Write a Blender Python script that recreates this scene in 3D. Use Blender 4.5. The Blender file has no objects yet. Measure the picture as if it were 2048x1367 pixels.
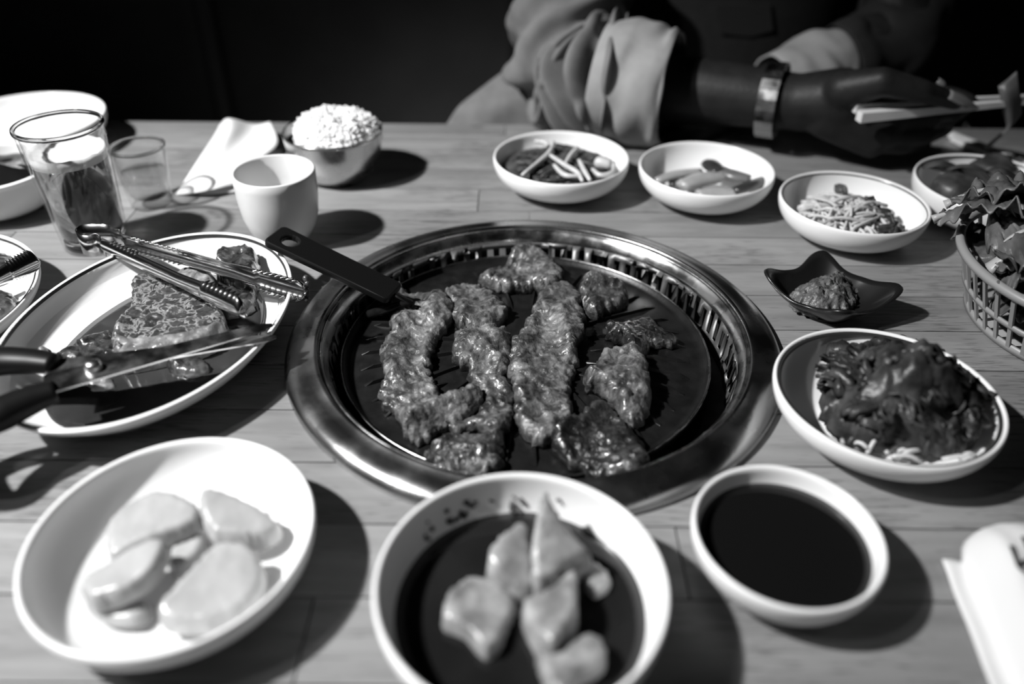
import bpy, bmesh, math, random
import numpy as np
from mathutils import Vector, Matrix, noise, geometry

random.seed(7)
sc = bpy.context.scene
COL = sc.collection
PI = math.pi
T = 0.75                      # height of the table top above the floor

# ------------------------------------------------------------------ camera
CAM = Vector((0.0, 0.0, T + 0.35))
PITCH, ROLL, FPX = math.radians(36.0), math.radians(0.5), 1593.0
ROT = Matrix.Rotation(PI / 2 - PITCH, 3, 'X') @ Matrix.Rotation(ROLL, 3, 'Z')
cam_d = bpy.data.cameras.new('camera')
cam = bpy.data.objects.new('camera', cam_d)
COL.objects.link(cam)
cam.matrix_world = Matrix.Translation(CAM) @ ROT.to_4x4()
cam_d.sensor_width = 36.0
cam_d.lens = 36.0 * FPX / 2048.0
cam_d.clip_start = 0.02
cam_d.clip_end = 30
cam_d.dof.use_dof = True
cam_d.dof.focus_distance = 0.60
cam_d.dof.aperture_fstop = 2.3
cam_d.dof.aperture_blades = 9
sc.camera = cam

# ------------------------------------------------------------------ world, lamps, exposure
w = bpy.data.worlds.new('world')
sc.world = w
w.use_nodes = True
w.node_tree.nodes['Background'].inputs[0].default_value = (1, 1, 1, 1)
w.node_tree.nodes['Background'].inputs[1].default_value = 0.012


def lamp(name, loc, power, radius, aim=None, angle=None):
    d = bpy.data.lights.new(name, 'SPOT' if aim else 'POINT')
    d.energy = power
    d.shadow_soft_size = radius
    o = bpy.data.objects.new(name, d)
    COL.objects.link(o)
    o.location = loc
    if aim:
        d.spot_size = math.radians(angle)
        d.spot_blend = 1.0
        o.rotation_euler = (Vector(aim) - Vector(loc)).to_track_quat('-Z', 'Y').to_euler()
    return o


lamp('pendant_bulb', (-1.12, 0.24, T + 1.26), 235, 0.035, (-0.31, 0.50, T), 60)
lamp('pendant_bulb', (-1.08, -0.05, T + 1.25), 15, 0.04, (-0.31, 0.50, T), 60)
sc.view_settings.view_transform = 'Standard'
sc.view_settings.look = 'None'
sc.view_settings.gamma = 1.0
sc.view_settings.use_curve_mapping = False
sc.view_settings.exposure = 0.0


# ------------------------------------------------------------------ pixel -> place
def ray(px, py):
    return ROT @ Vector(((px - 1024.0) / FPX, -(py - 683.5) / FPX, -1.0))


def P(px, py, h=0.0):
    """Point seen at a photo pixel, at height h over the table top."""
    d = ray(px, py)
    return CAM + d * ((T + h - CAM.z) / d.z)


def PY(px, py, y):
    """Point seen at a photo pixel, at depth y."""
    d = ray(px, py)
    return CAM + d * (y / d.y)


def fit_circle(pts, h):
    q = np.array([tuple(P(x, y, h))[:2] for x, y in pts])
    A = np.c_[2 * q, np.ones(len(q))]
    s = np.linalg.lstsq(A, (q ** 2).sum(1), rcond=None)[0]
    return Vector((s[0], s[1], T)), float(math.sqrt(s[2] + s[0] ** 2 + s[1] ** 2))


def fit_ellipse(pts, h):
    q = np.array([tuple(P(x, y, h))[:2] for x, y in pts])
    m = q.mean(0)
    x, y = (q - m).T
    a = np.linalg.lstsq(np.c_[x * x, x * y, y * y, x, y], np.ones(len(x)), rcond=None)[0]
    M = np.array([[a[0], a[1] / 2], [a[1] / 2, a[2]]])
    c = np.linalg.solve(-2 * M, a[3:5])
    k = 1 + c @ M @ c
    ev, vec = np.linalg.eigh(M / k)
    return Vector((c[0] + m[0], c[1] + m[1], T)), 1 / math.sqrt(ev[0]), 1 / math.sqrt(ev[1]), math.atan2(vec[1, 0], vec[0, 0])


# ------------------------------------------------------------------ materials (all neutral greys: a black-and-white place)
def g4(v):
    return (v, v, v, 1)


MATS = {}


def mat(name, v, rough=0.5, metal=0.0, v2=None, scale=40.0, detail=4.0, bump=0.0, bscale=None, spec=0.5, coat=0.0, sss=0.0,
        trans=0.0, ior=1.45, lo=0.35, hi=0.65, stretch=(1, 1, 1), rough2=None):
    if name in MATS:
        return MATS[name]
    m = bpy.data.materials.new(name)
    m.use_nodes = True
    nt = m.node_tree
    b = nt.nodes['Principled BSDF']
    b.inputs['Base Color'].default_value = g4(v)
    b.inputs['Roughness'].default_value = rough
    b.inputs['Metallic'].default_value = metal
    b.inputs['Specular IOR Level'].default_value = spec
    b.inputs['Coat Weight'].default_value = coat
    b.inputs['Coat Roughness'].default_value = 0.08
    b.inputs['IOR'].default_value = ior
    b.inputs['Transmission Weight'].default_value = trans
    if sss:
        b.inputs['Subsurface Weight'].default_value = sss
        b.inputs['Subsurface Radius'].default_value = (0.004, 0.004, 0.004)
    tc = nt.nodes.new('ShaderNodeTexCoord')
    mp = nt.nodes.new('ShaderNodeMapping')
    mp.inputs['Scale'].default_value = stretch
    nt.links.new(tc.outputs['Object'], mp.inputs[0])
    if v2 is not None or rough2 is not None:
        n = nt.nodes.new('ShaderNodeTexNoise')
        n.inputs['Scale'].default_value = scale
        n.inputs['Detail'].default_value = detail
        nt.links.new(mp.outputs[0], n.inputs['Vector'])
        if v2 is not None:
            r = nt.nodes.new('ShaderNodeValToRGB')
            r.color_ramp.elements[0].position = lo
            r.color_ramp.elements[1].position = hi
            r.color_ramp.elements[0].color = g4(v)
            r.color_ramp.elements[1].color = g4(v2)
            nt.links.new(n.outputs['Fac'], r.inputs[0])
            nt.links.new(r.outputs[0], b.inputs['Base Color'])
        if rough2 is not None:
            mr = nt.nodes.new('ShaderNodeMapRange')
            mr.inputs[1].default_value, mr.inputs[2].default_value = lo, hi
            mr.inputs[3].default_value, mr.inputs[4].default_value = rough, rough2
            nt.links.new(n.outputs['Fac'], mr.inputs[0])
            nt.links.new(mr.outputs[0], b.inputs['Roughness'])
    if bump:
        n2 = nt.nodes.new('ShaderNodeTexNoise')
        n2.inputs['Scale'].default_value = bscale or scale
        n2.inputs['Detail'].default_value = 5
        nt.links.new(mp.outputs[0], n2.inputs['Vector'])
        bp = nt.nodes.new('ShaderNodeBump')
        bp.inputs['Strength'].default_value = bump
        bp.inputs['Distance'].default_value = 0.002
        nt.links.new(n2.outputs['Fac'], bp.inputs['Height'])
        nt.links.new(bp.outputs[0], b.inputs['Normal'])
    MATS[name] = m
    return m


def wood_mat():
    m = bpy.data.materials.new('wood')
    m.use_nodes = True
    nt = m.node_tree
    L = nt.links.new
    b = nt.nodes['Principled BSDF']
    b.inputs['Specular IOR Level'].default_value = 0.4
    tc = nt.nodes.new('ShaderNodeTexCoord')
    oi = nt.nodes.new('ShaderNodeObjectInfo')
    mul = nt.nodes.new('ShaderNodeVectorMath'); mul.operation = 'SCALE'
    mul.inputs[0].default_value = (7.3, 11.1, 3.7)
    L(oi.outputs['Random'], mul.inputs['Scale'])
    add = nt.nodes.new('ShaderNodeVectorMath'); add.operation = 'ADD'
    L(tc.outputs['Object'], add.inputs[0]); L(mul.outputs[0], add.inputs[1])
    mp = nt.nodes.new('ShaderNodeMapping'); mp.inputs['Scale'].default_value = (1.0, 9.0, 4.0)
    L(add.outputs[0], mp.inputs[0])
    n1 = nt.nodes.new('ShaderNodeTexNoise'); n1.inputs['Scale'].default_value = 7; n1.inputs['Detail'].default_value = 6
    n1.inputs['Distortion'].default_value = 1.2
    mp2 = nt.nodes.new('ShaderNodeMapping'); mp2.inputs['Scale'].default_value = (1.0, 14.0, 4.0)
    L(add.outputs[0], mp2.inputs[0])
    n2 = nt.nodes.new('ShaderNodeTexNoise'); n2.inputs['Scale'].default_value = 55; n2.inputs['Detail'].default_value = 3
    L(mp.outputs[0], n1.inputs['Vector']); L(mp2.outputs[0], n2.inputs['Vector'])
    r1 = nt.nodes.new('ShaderNodeValToRGB')
    r1.color_ramp.elements[0].position = 0.3; r1.color_ramp.elements[0].color = g4(0.185)
    r1.color_ramp.elements[1].position = 0.62; r1.color_ramp.elements[1].color = g4(0.255)
    L(n1.outputs['Fac'], r1.inputs[0])
    r2 = nt.nodes.new('ShaderNodeValToRGB')       # short dark pores
    r2.color_ramp.elements[0].position = 0.26; r2.color_ramp.elements[0].color = g4(0.45)
    r2.color_ramp.elements[1].position = 0.37; r2.color_ramp.elements[1].color = g4(1.0)
    n3 = nt.nodes.new('ShaderNodeTexNoise'); n3.inputs['Scale'].default_value = 9; n3.inputs['Detail'].default_value = 2
    L(add.outputs[0], n3.inputs['Vector'])
    wm = nt.nodes.new('ShaderNodeMapRange'); wm.inputs[1].default_value = 0.45; wm.inputs[2].default_value = 0.70
    wm.inputs[3].default_value = 0.0; wm.inputs[4].default_value = 0.16
    L(n3.outputs['Fac'], wm.inputs[0])
    sb = nt.nodes.new('ShaderNodeMath'); sb.operation = 'SUBTRACT'
    L(n2.outputs['Fac'], sb.inputs[0]); L(wm.outputs[0], sb.inputs[1])
    L(sb.outputs[0], r2.inputs[0])
    mx = nt.nodes.new('ShaderNodeMix'); mx.data_type = 'RGBA'; mx.blend_type = 'MULTIPLY'; mx.inputs[0].default_value = 0.8
    L(r1.outputs[0], mx.inputs[6]); L(r2.outputs[0], mx.inputs[7])
    mr = nt.nodes.new('ShaderNodeMapRange'); mr.inputs[3].default_value = 0.84; mr.inputs[4].default_value = 1.18
    L(oi.outputs['Random'], mr.inputs[0])
    hv = nt.nodes.new('ShaderNodeVectorMath'); hv.operation = 'SCALE'
    L(mx.outputs[2], hv.inputs[0]); L(mr.outputs[0], hv.inputs['Scale'])
    L(hv.outputs[0], b.inputs['Base Color'])
    b.inputs['Roughness'].default_value = 0.42
    bp = nt.nodes.new('ShaderNodeBump'); bp.inputs['Strength'].default_value = 0.12; bp.inputs['Distance'].default_value = 0.001
    L(n2.outputs['Fac'], bp.inputs['Height']); L(bp.outputs[0], b.inputs['Normal'])
    return m


def clear_glass(name, tint=0.97):
    """Thin-walled glass: straight transmission with a Fresnel mirror on top."""
    m = bpy.data.materials.new(name)
    m.use_nodes = True
    nt = m.node_tree
    L = nt.links.new
    out = nt.nodes['Material Output']
    nt.nodes.remove(nt.nodes['Principled BSDF'])
    t = nt.nodes.new('ShaderNodeBsdfTransparent'); t.inputs[0].default_value = g4(tint)
    gl = nt.nodes.new('ShaderNodeBsdfGlossy'); gl.inputs['Roughness'].default_value = 0.03
    lw = nt.nodes.new('ShaderNodeLayerWeight'); lw.inputs['Blend'].default_value = 0.5
    pw = nt.nodes.new('ShaderNodeMath'); pw.operation = 'POWER'; pw.inputs[1].default_value = 4.0
    L(lw.outputs['Facing'], pw.inputs[0])
    f = nt.nodes.new('ShaderNodeMath'); f.operation = 'MULTIPLY_ADD'; f.inputs[1].default_value = 0.75; f.inputs[2].default_value = 0.035
    L(pw.outputs[0], f.inputs[0])
    mx = nt.nodes.new('ShaderNodeMixShader')
    L(f.outputs[0], mx.inputs[0]); L(t.outputs[0], mx.inputs[1]); L(gl.outputs[0], mx.inputs[2])
    L(mx.outputs[0], out.inputs[0])
    return m


def meat_mat(name, dark, light, rough=0.32, scale=70, net=False, bump=0.6):
    m = bpy.data.materials.new(name)
    m.use_nodes = True
    nt = m.node_tree
    L = nt.links.new
    b = nt.nodes['Principled BSDF']
    b.inputs['Roughness'].default_value = rough
    b.inputs['Coat Weight'].default_value = 0.35
    b.inputs['Coat Roughness'].default_value = 0.12
    tc = nt.nodes.new('ShaderNodeTexCoord')
    n1 = nt.nodes.new('ShaderNodeTexNoise'); n1.inputs['Scale'].default_value = scale; n1.inputs['Detail'].default_value = 6
    n1.inputs['Distortion'].default_value = 0.8
    L(tc.outputs['Object'], n1.inputs['Vector'])
    r = nt.nodes.new('ShaderNodeValToRGB')
    r.color_ramp.elements[0].position = 0.36; r.color_ramp.elements[0].color = g4(dark)
    r.color_ramp.elements[1].position = 0.66; r.color_ramp.elements[1].color = g4(light)
    L(n1.outputs['Fac'], r.inputs[0])
    col = r.outputs[0]
    nb = nt.nodes.new('ShaderNodeTexNoise'); nb.inputs['Scale'].default_value = 34; nb.inputs['Detail'].default_value = 3
    L(tc.outputs['Object'], nb.inputs['Vector'])
    rb_ = nt.nodes.new('ShaderNodeValToRGB')
    rb_.color_ramp.elements[0].position = 0.38; rb_.color_ramp.elements[0].color = g4(0.42)
    rb_.color_ramp.elements[1].position = 0.58; rb_.color_ramp.elements[1].color = g4(1.0)
    L(nb.outputs['Fac'], rb_.inputs[0])
    mb_ = nt.nodes.new('ShaderNodeMix'); mb_.data_type = 'RGBA'; mb_.blend_type = 'MULTIPLY'; mb_.inputs[0].default_value = 0.0 if net else 1.0
    L(col, mb_.inputs[6]); L(rb_.outputs[0], mb_.inputs[7])
    col = mb_.outputs[2]
    if net:                                       # pale fat network through the lean
        wv = nt.nodes.new('ShaderNodeVectorMath'); wv.operation = 'ADD'
        sc_ = nt.nodes.new('ShaderNodeVectorMath'); sc_.operation = 'SCALE'; sc_.inputs['Scale'].default_value = 0.02
        L(n1.outputs['Color'], sc_.inputs[0]); L(tc.outputs['Object'], wv.inputs[0]); L(sc_.outputs[0], wv.inputs[1])
        vo = nt.nodes.new('ShaderNodeTexVoronoi'); vo.feature = 'DISTANCE_TO_EDGE'; vo.inputs['Scale'].default_value = 72
        L(wv.outputs[0], vo.inputs['Vector'])
        r3 = nt.nodes.new('ShaderNodeValToRGB')
        r3.color_ramp.elements[0].position = 0.01; r3.color_ramp.elements[0].color = g4(1)
        r3.color_ramp.elements[1].position = 0.085; r3.color_ramp.elements[1].color = g4(0)
        L(vo.outputs['Distance'], r3.inputs[0])
        mx = nt.nodes.new('ShaderNodeMix'); mx.data_type = 'RGBA'
        mx.inputs[7].default_value = g4(0.24)
        L(r3.outputs[0], mx.inputs[0]); L(col, mx.inputs[6])
        col = mx.outputs[2]
    L(col, b.inputs['Base Color'])
    n2 = nt.nodes.new('ShaderNodeTexNoise'); n2.inputs['Scale'].default_value = 260; n2.inputs['Detail'].default_value = 5
    L(tc.outputs['Object'], n2.inputs['Vector'])
    bp = nt.nodes.new('ShaderNodeBump'); bp.inputs['Strength'].default_value = bump; bp.inputs['Distance'].default_value = 0.0025
    L(n2.outputs['Fac'], bp.inputs['Height']); L(bp.outputs[0], b.inputs['Normal'])
    return m


WOOD = wood_mat()
CERAMIC = mat('white_melamine', 0.87, rough=0.22, spec=0.5)
CUPWARE = mat('cup_ceramic', 0.66, rough=0.25)
STRIPE = mat('dark_pinstripe', 0.03, rough=0.3)
STEEL = mat('steel', 0.55, rough=0.18, metal=1.0, rough2=0.34, scale=60)
RINGSTEEL = mat('worn_ring_steel', 0.40, rough=0.22, metal=1.0, v2=0.46, scale=30, detail=7, bump=0.03, bscale=500, rough2=0.33)
TONGSTEEL = mat('tong_steel', 0.50, rough=0.17, metal=1.0)
CUTGLASS = mat('thick_glass', 0.97, rough=0.0, trans=1.0, ior=1.5)
SOOT = mat('sooty_steel', 0.035, rough=0.5, metal=0.6, v2=0.06, scale=80)
WALLSTEEL = mat('slotted_steel', 0.16, rough=0.5, metal=0.8, v2=0.22, scale=60)
IRON = mat('black_pan', 0.006, rough=0.34, v2=0.011, scale=90, bump=0.08, bscale=350, spec=0.28)
BLACKPL = mat('black_plastic', 0.005, rough=0.42, spec=0.25)
GLOSSBLACK = mat('black_glaze', 0.010, rough=0.28, spec=0.5)
SOY = mat('soy_sauce', 0.006, rough=0.04, spec=0.3)
BROTH = mat('dark_broth', 0.008, rough=0.08, v2=0.014, scale=25)
GRILLED = meat_mat('grilled_meat', 0.05, 0.21, rough=0.34, scale=130)
GRILLED_DIM = meat_mat('dim_toned_meat', 0.011, 0.05, rough=0.33, scale=130)  # light falling off toward the right, painted in as a darker meat tone
GRILLED2 = meat_mat('browned_meat', 0.028, 0.13, rough=0.33, scale=130)
RAW = meat_mat('marbled_raw_meat', 0.022, 0.065, rough=0.28, scale=120, net=True, bump=0.4)
RAWDARK = meat_mat('dark_raw_meat', 0.02, 0.10, rough=0.25, scale=110, bump=0.4)
FAT = meat_mat('pale_fat', 0.17, 0.36, rough=0.35, scale=90, bump=0.4)
RADISH = mat('pickled_radish', 0.34, rough=0.3, v2=0.42, scale=60, sss=0.3, bump=0.12, bscale=200, coat=0.2)
CUBE = mat('seasoned_radish', 0.16, rough=0.3, v2=0.40, scale=70, sss=0.1, bump=0.6, bscale=170, coat=0.3)
SPROUT = mat('pale_sprout', 0.50, rough=0.35, v2=0.62, scale=80, sss=0.15)
GREENS = mat('dark_greens', 0.03, rough=0.4, v2=0.08, scale=60, bump=0.3, bscale=120)
KIMCHI = mat('dressed_leaves', 0.011, rough=0.38, v2=0.08, scale=55, detail=6, bump=0.5, bscale=180, lo=0.38, hi=0.72)
PASTE = mat('bean_paste', 0.04, rough=0.33, v2=0.15, scale=120, detail=6, bump=0.8, bscale=260)
LETTUCE = mat('lettuce', 0.05, rough=0.4, v2=0.14, scale=35, detail=5, bump=0.5, bscale=90)
LETTUCERIB = mat('lettuce_rib', 0.40, rough=0.4)
RICE = mat('rice', 0.80, rough=0.4, sss=0.25)
PAPER = mat('paper', 0.72, rough=0.85, bump=0.1, bscale=120)
BASKET = mat('basket_plastic', 0.27, rough=0.4)
STICK = mat('bare_wood', 0.70, rough=0.6, v2=0.8, scale=30, stretch=(1, 6, 6))
FOAM = mat('foam', 0.50, rough=0.7, sss=0.3, bump=0.15, bscale=250)
SKIN = mat('skin', 0.013, rough=0.5, v2=0.02, scale=50, bump=0.15, bscale=320, spec=0.32)
NAIL = mat('nail', 0.22, rough=0.12, spec=0.6, coat=0.6)
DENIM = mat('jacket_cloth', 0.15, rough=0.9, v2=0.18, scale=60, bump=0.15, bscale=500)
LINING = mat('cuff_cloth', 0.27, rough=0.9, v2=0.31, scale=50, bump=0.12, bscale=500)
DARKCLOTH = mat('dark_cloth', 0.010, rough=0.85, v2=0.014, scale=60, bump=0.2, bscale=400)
HAIR = mat('hair', 0.01, rough=0.5)
BENCHM = mat('bench_leather', 0.10, rough=0.7, v2=0.12, scale=12, bump=0.1, bscale=200)
BENCHTRIM = mat('bench_trim', 0.16, rough=0.5)
WALLM = mat('dark_wall', 0.025, rough=0.8, v2=0.03, scale=6)
FLOORM = mat('dark_floor', 0.06, rough=0.6, v2=0.08, scale=9)
GLASS = clear_glass('clear_glass')
BEER = mat('beer', 0.50, rough=0.02, trans=1.0, ior=1.33)
WATERG = clear_glass('clear_spirit', 0.93)
CHAR = mat('charcoal', 0.02, rough=0.9, bump=0.8, bscale=60)
PRINT = mat('black_print', 0.02, rough=0.6)


# ------------------------------------------------------------------ mesh helpers: verts are given in world space
class MB:
    def __init__(self):
        self.v, self.f = [], []

    def add(self, vs, fs):
        n = len(self.v)
        self.v += [tuple(p) for p in vs]
        self.f += [tuple(i + n for i in f) for f in fs]
        return self


def tag(o, label=None, cat=None, group=None, kind=None):
    if label: o['label'] = label
    if cat: o['category'] = cat
    if group: o['group'] = group
    if kind: o['kind'] = kind
    return o


def root(name, loc, label, cat, group=None):
    o = bpy.data.objects.new(name, None)
    o.empty_display_size = 0.02
    COL.objects.link(o)
    o.location = loc
    o['org'] = tuple(loc)
    return tag(o, label, cat, group)


def obj(name, mb, m, parent=None, origin=None, smooth=True, mods=(), label=None):
    o_ = Vector(parent['org']) if parent is not None else Vector(origin if origin is not None else (0, 0, 0))
    me = bpy.data.meshes.new(name)
    me.from_pydata([tuple(Vector(p) - o_) for p in mb.v], [], mb.f)
    me.materials.append(m)
    if smooth:
        me.shade_smooth()
    bm = bmesh.new(); bm.from_mesh(me)
    bmesh.ops.recalc_face_normals(bm, faces=bm.faces)
    bm.to_mesh(me); bm.free()
    o = bpy.data.objects.new(name, me)
    COL.objects.link(o)
    o['org'] = tuple(o_)
    if parent is not None:
        o.parent = parent
    else:
        o.location = o_
    for k, kw in mods:
        md = o.modifiers.new(k, k)
        for a, b in kw.items():
            setattr(md, a, b)
    if label: o['label'] = label
    return o


def thing(name, mb, m, label, cat, group=None, origin=None, **kw):
    if origin is None:
        a = np.array(mb.v)
        origin = (a[:, 0].mean(), a[:, 1].mean(), a[:, 2].min())
    return tag(obj(name, mb, m, origin=origin, **kw), label, cat, group)


def clean(o):
    return o


def lathe(mb, prof, c, seg=72, sx=1.0, sy=1.0, rot=0.0, close=False):
    """Revolve (r, z) about the vertical through c; sx, sy make it oval."""
    vs, fs = [], []
    n = len(prof)
    cr, sr = math.cos(rot), math.sin(rot)
    for j in range(seg):
        a = 2 * PI * j / seg
        for r, z in prof:
            x, y = r * math.cos(a) * sx, r * math.sin(a) * sy
            vs.append((c[0] + x * cr - y * sr, c[1] + x * sr + y * cr, c[2] + z))
    for j in range(seg):
        k = (j + 1) % seg
        for i in range(n - 1 + (1 if close else 0)):
            i2 = (i + 1) % n
            fs.append((j * n + i, k * n + i, k * n + i2, j * n + i2))
    return mb.add(vs, fs)


def spline(pts, n):
    """Catmull-Rom through Vectors or tuples, n samples."""
    p = [Vector(q) for q in pts]
    p = [p[0] * 2 - p[1]] + p + [p[-1] * 2 - p[-2]]
    out = []
    m = len(p) - 3
    for k in range(n):
        t = k / (n - 1) * m
        i = min(int(t), m - 1)
        u = t - i
        a, b, c, d = p[i:i + 4]
        out.append(0.5 * ((2 * b) + (c - a) * u + (2 * a - 5 * b + 4 * c - d) * u * u + (3 * b - a - 3 * c + d) * u ** 3))
    return out


def tube(mb, path, radii, seg=10, flat=1.0, up=None, caps=True):
    path = [Vector(p) for p in path]
    n = len(path)
    if not hasattr(radii, '__len__'):
        radii = [radii] * n
    vs, fs = [], []
    prev = None
    for i, p in enumerate(path):
        t = (path[min(i + 1, n - 1)] - path[max(i - 1, 0)]).normalized()
        ref = Vector(up) if up is not None else (prev if prev is not None else (Vector((0, 0, 1)) if abs(t.z) < 0.9 else Vector((1, 0, 0))))
        nrm = (ref - t * ref.dot(t)).normalized()
        prev = nrm
        bn = t.cross(nrm)
        for j in range(seg):
            a = 2 * PI * j / seg
            vs.append(p + (nrm * math.cos(a) * flat + bn * math.sin(a)) * radii[i])
    for i in range(n - 1):
        for j in range(seg):
            k = (j + 1) % seg
            fs.append((i * seg + j, i * seg + k, (i + 1) * seg + k, (i + 1) * seg + j))
    if caps:
        fs.append(tuple(range(seg - 1, -1, -1)))
        fs.append(tuple((n - 1) * seg + j for j in range(seg)))
    return mb.add(vs, fs)


def capsule(mb, a, b, ra, rb, seg=16, rings=5):
    """Round-ended cone between two joints."""
    a, b = Vector(a), Vector(b)
    ax = (b - a)
    L = ax.length
    t = ax / L if L > 1e-6 else Vector((0, 0, 1))
    path, rad = [], []
    for i in range(rings + 1):
        q = PI / 2 * i / rings
        path.append(a - t * ra * math.cos(q)); rad.append(max(ra * math.sin(q), ra * 0.02))
    for i in range(rings + 1):
        q = PI / 2 * i / rings
        path.append(b + t * rb * math.sin(q)); rad.append(max(rb * math.cos(q), rb * 0.02))
    return tube(mb, path, rad, seg)


def box(mb, lo, hi, M=None):
    (x0, y0, z0), (x1, y1, z1) = lo, hi
    vs = [Vector(p) for p in ((x0, y0, z0), (x1, y0, z0), (x1, y1, z0), (x0, y1, z0), (x0, y0, z1), (x1, y0, z1), (x1, y1, z1), (x0, y1, z1))]
    if M is not None:
        vs = [M @ p for p in vs]
    return mb.add(vs, [(0, 3, 2, 1), (4, 5, 6, 7), (0, 1, 5, 4), (1, 2, 6, 5), (2, 3, 7, 6), (3, 0, 4, 7)])


def prism(mb, poly, z0, z1):
    n = len(poly)
    vs = [(p[0], p[1], z0) for p in poly] + [(p[0], p[1], z1) for p in poly]
    fs = [tuple(range(n - 1, -1, -1)), tuple(range(n, 2 * n))] + [(i, (i + 1) % n, n + (i + 1) % n, n + i) for i in range(n)]
    return mb.add(vs, fs)


def fbm(x, y, z, s, oct=4):
    return noise.fractal(Vector((x * s, y * s, z * s)), 1.0, 2.0, oct)


def closed_resample(poly, step):
    p = [Vector((q[0], q[1])) for q in poly]
    n = len(p)
    dense = []
    for i in range(n):                                            # rounded through the corners
        a, b, c, d = p[i - 1], p[i], p[(i + 1) % n], p[(i + 2) % n]
        for k in range(8):
            u = k / 8
            dense.append(0.5 * ((2 * b) + (c - a) * u + (2 * a - 5 * b + 4 * c - d) * u * u + (3 * b - a - 3 * c + d) * u ** 3))
    out, acc = [dense[0]], 0.0
    for i in range(1, len(dense)):
        acc += (dense[i] - dense[i - 1]).length
        if acc >= step:
            out.append(dense[i]); acc = 0.0
    if (out[-1] - out[0]).length < step * 0.6:
        out.pop()
    return out


def inside(x, y, poly):
    c = False
    j = len(poly) - 1
    for i in range(len(poly)):
        xi, yi, xj, yj = poly[i][0], poly[i][1], poly[j][0], poly[j][1]
        if (yi > y) != (yj > y) and x < (xj - xi) * (y - yi) / (yj - yi) + xi:
            c = not c
        j = i
    return c


def patch(poly, base, thick, step=0.0022, edge=0.006, amp=0.0015, nscale=120.0, jag=0.0012, folds=(), seed=0.0, mb=None, zf=None, lump=0.0, lscale=40.0, crumple=0.0, fibre=None, curl=0.0):
    """A slab with an outline, rounded edge, wrinkles and folds. base(x, y) is the surface that carries it."""
    out = closed_resample(poly, step)
    m = len(out)
    ring = []
    for i, p in enumerate(out):
        t = (out[(i + 1) % m] - out[i - 1]).normalized()
        nr = Vector((t.y, -t.x))
        ring.append(p + nr * jag * noise.noise(Vector((p.x * 260 + seed, p.y * 260, seed))) * 1.6)
    arr = np.array([(p.x, p.y) for p in ring])
    lo, hi = arr.min(0), arr.max(0)
    pts = list(ring)
    y = lo[1]
    row = 0
    while y < hi[1]:
        x = lo[0] + (step / 2 if row % 2 else 0)
        while x < hi[0]:
            if inside(x, y, ring):
                dd = np.hypot(arr[:, 0] - x, arr[:, 1] - y).min()
                if dd > step * 0.55:
                    pts.append(Vector((x, y)))
            x += step
        y += step * 0.87; row += 1
    edges = [(i, (i + 1) % m) for i in range(m)]
    vs, _, fs, *_ = geometry.delaunay_2d_cdt(pts, edges, [], 1, 1e-6)
    top = []
    for p in vs:
        x, y = p.x, p.y
        d = np.hypot(arr[:, 0] - x, arr[:, 1] - y).min()
        e = min(d / edge, 1.0)
        z = thick * math.sqrt(max(1 - (1 - e) ** 2, 0))
        k = 0.35 + 0.65 * e
        fx, fy = x, y
        if fibre is not None:
            cf, sf = math.cos(fibre), math.sin(fibre)
            fx, fy = (x * cf + y * sf) * 0.42, -x * sf + y * cf
        z += amp * k * (1.0 - 2.2 * abs(noise.noise(Vector((fx * nscale + seed, fy * nscale, seed * 1.7)))))
        if curl:
            z += curl * max(0.0, noise.noise(Vector((x * 26 + seed * 7, y * 26, seed))) + 0.15) + curl * 0.55 * max(0, 1 - d / 0.008) * max(0, noise.noise(Vector((x * 50, y * 50, seed * 3))) + 0.2)
        z += amp * 0.7 * k * fbm(x, y, seed, nscale * 2.2, 3)
        if lump:
            z += lump * k * noise.noise(Vector((x * lscale + seed * 3, y * lscale, seed)))
        if crumple:
            z += crumple * k * (0.5 - abs(noise.noise(Vector((x * 75 + seed * 5, y * 75, seed * 2)))) * 2)
        for (ax, ay), (bx, by), fh, fw in folds:
            vx, vy = bx - ax, by - ay
            tt = max(0, min(1, ((x - ax) * vx + (y - ay) * vy) / (vx * vx + vy * vy)))
            q = math.hypot(x - ax - vx * tt, y - ay - vy * tt) / fw
            z += fh * math.exp(-q * q) * (0.4 + 0.6 * e)
        if zf:
            z += zf(x, y) * e
        top.append((x, y, base(x, y) + max(z, 0.0006)))
    n = len(top)
    bot = [(p.x + 0.0, p.y, base(p.x, p.y)) for p in vs[:m]]
    mb = mb or MB()
    mb.add(top + bot, [tuple(f) for f in fs] + [(i, (i + 1) % m, n + (i + 1) % m, n + i) for i in range(m)] + [tuple(n + m - 1 - i for i in range(m))])
    return mb


def px_poly(pts, h):
    return [tuple(P(x, y, h))[:2] for x, y in pts]


def px2(x, y, h):
    return tuple(P(x, y, h))[:2]


def flat(h):
    return lambda x, y: T + h


# ------------------------------------------------------------------ the setting
def plate_box(name, lo, hi, m):
    o = obj(name, box(MB(), lo, hi), m, origin=lo, smooth=False)
    o['kind'] = 'structure'
    return o


plate_box('floor', (-2.6, -1.6, -0.05), (2.6, 2.3, 0.0), FLOORM)
plate_box('wall_back', (-2.6, 2.2, 0.0), (2.6, 2.3, 2.8), WALLM)
plate_box('wall_left', (-2.7, -1.6, 0.0), (-2.6, 2.3, 2.8), WALLM)
plate_box('wall_right', (2.6, -1.6, 0.0), (2.7, 2.3, 2.8), WALLM)
plate_box('wall_front', (-2.6, -1.7, 0.0), (2.6, -1.6, 2.8), WALLM)
plate_box('ceiling', (-2.6, -1.6, 2.8), (2.6, 2.3, 2.85), WALLM)
plate_box('baseboard_back', (-2.6, 2.185, 0.0), (2.6, 2.2, 0.09), BENCHTRIM)

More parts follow.
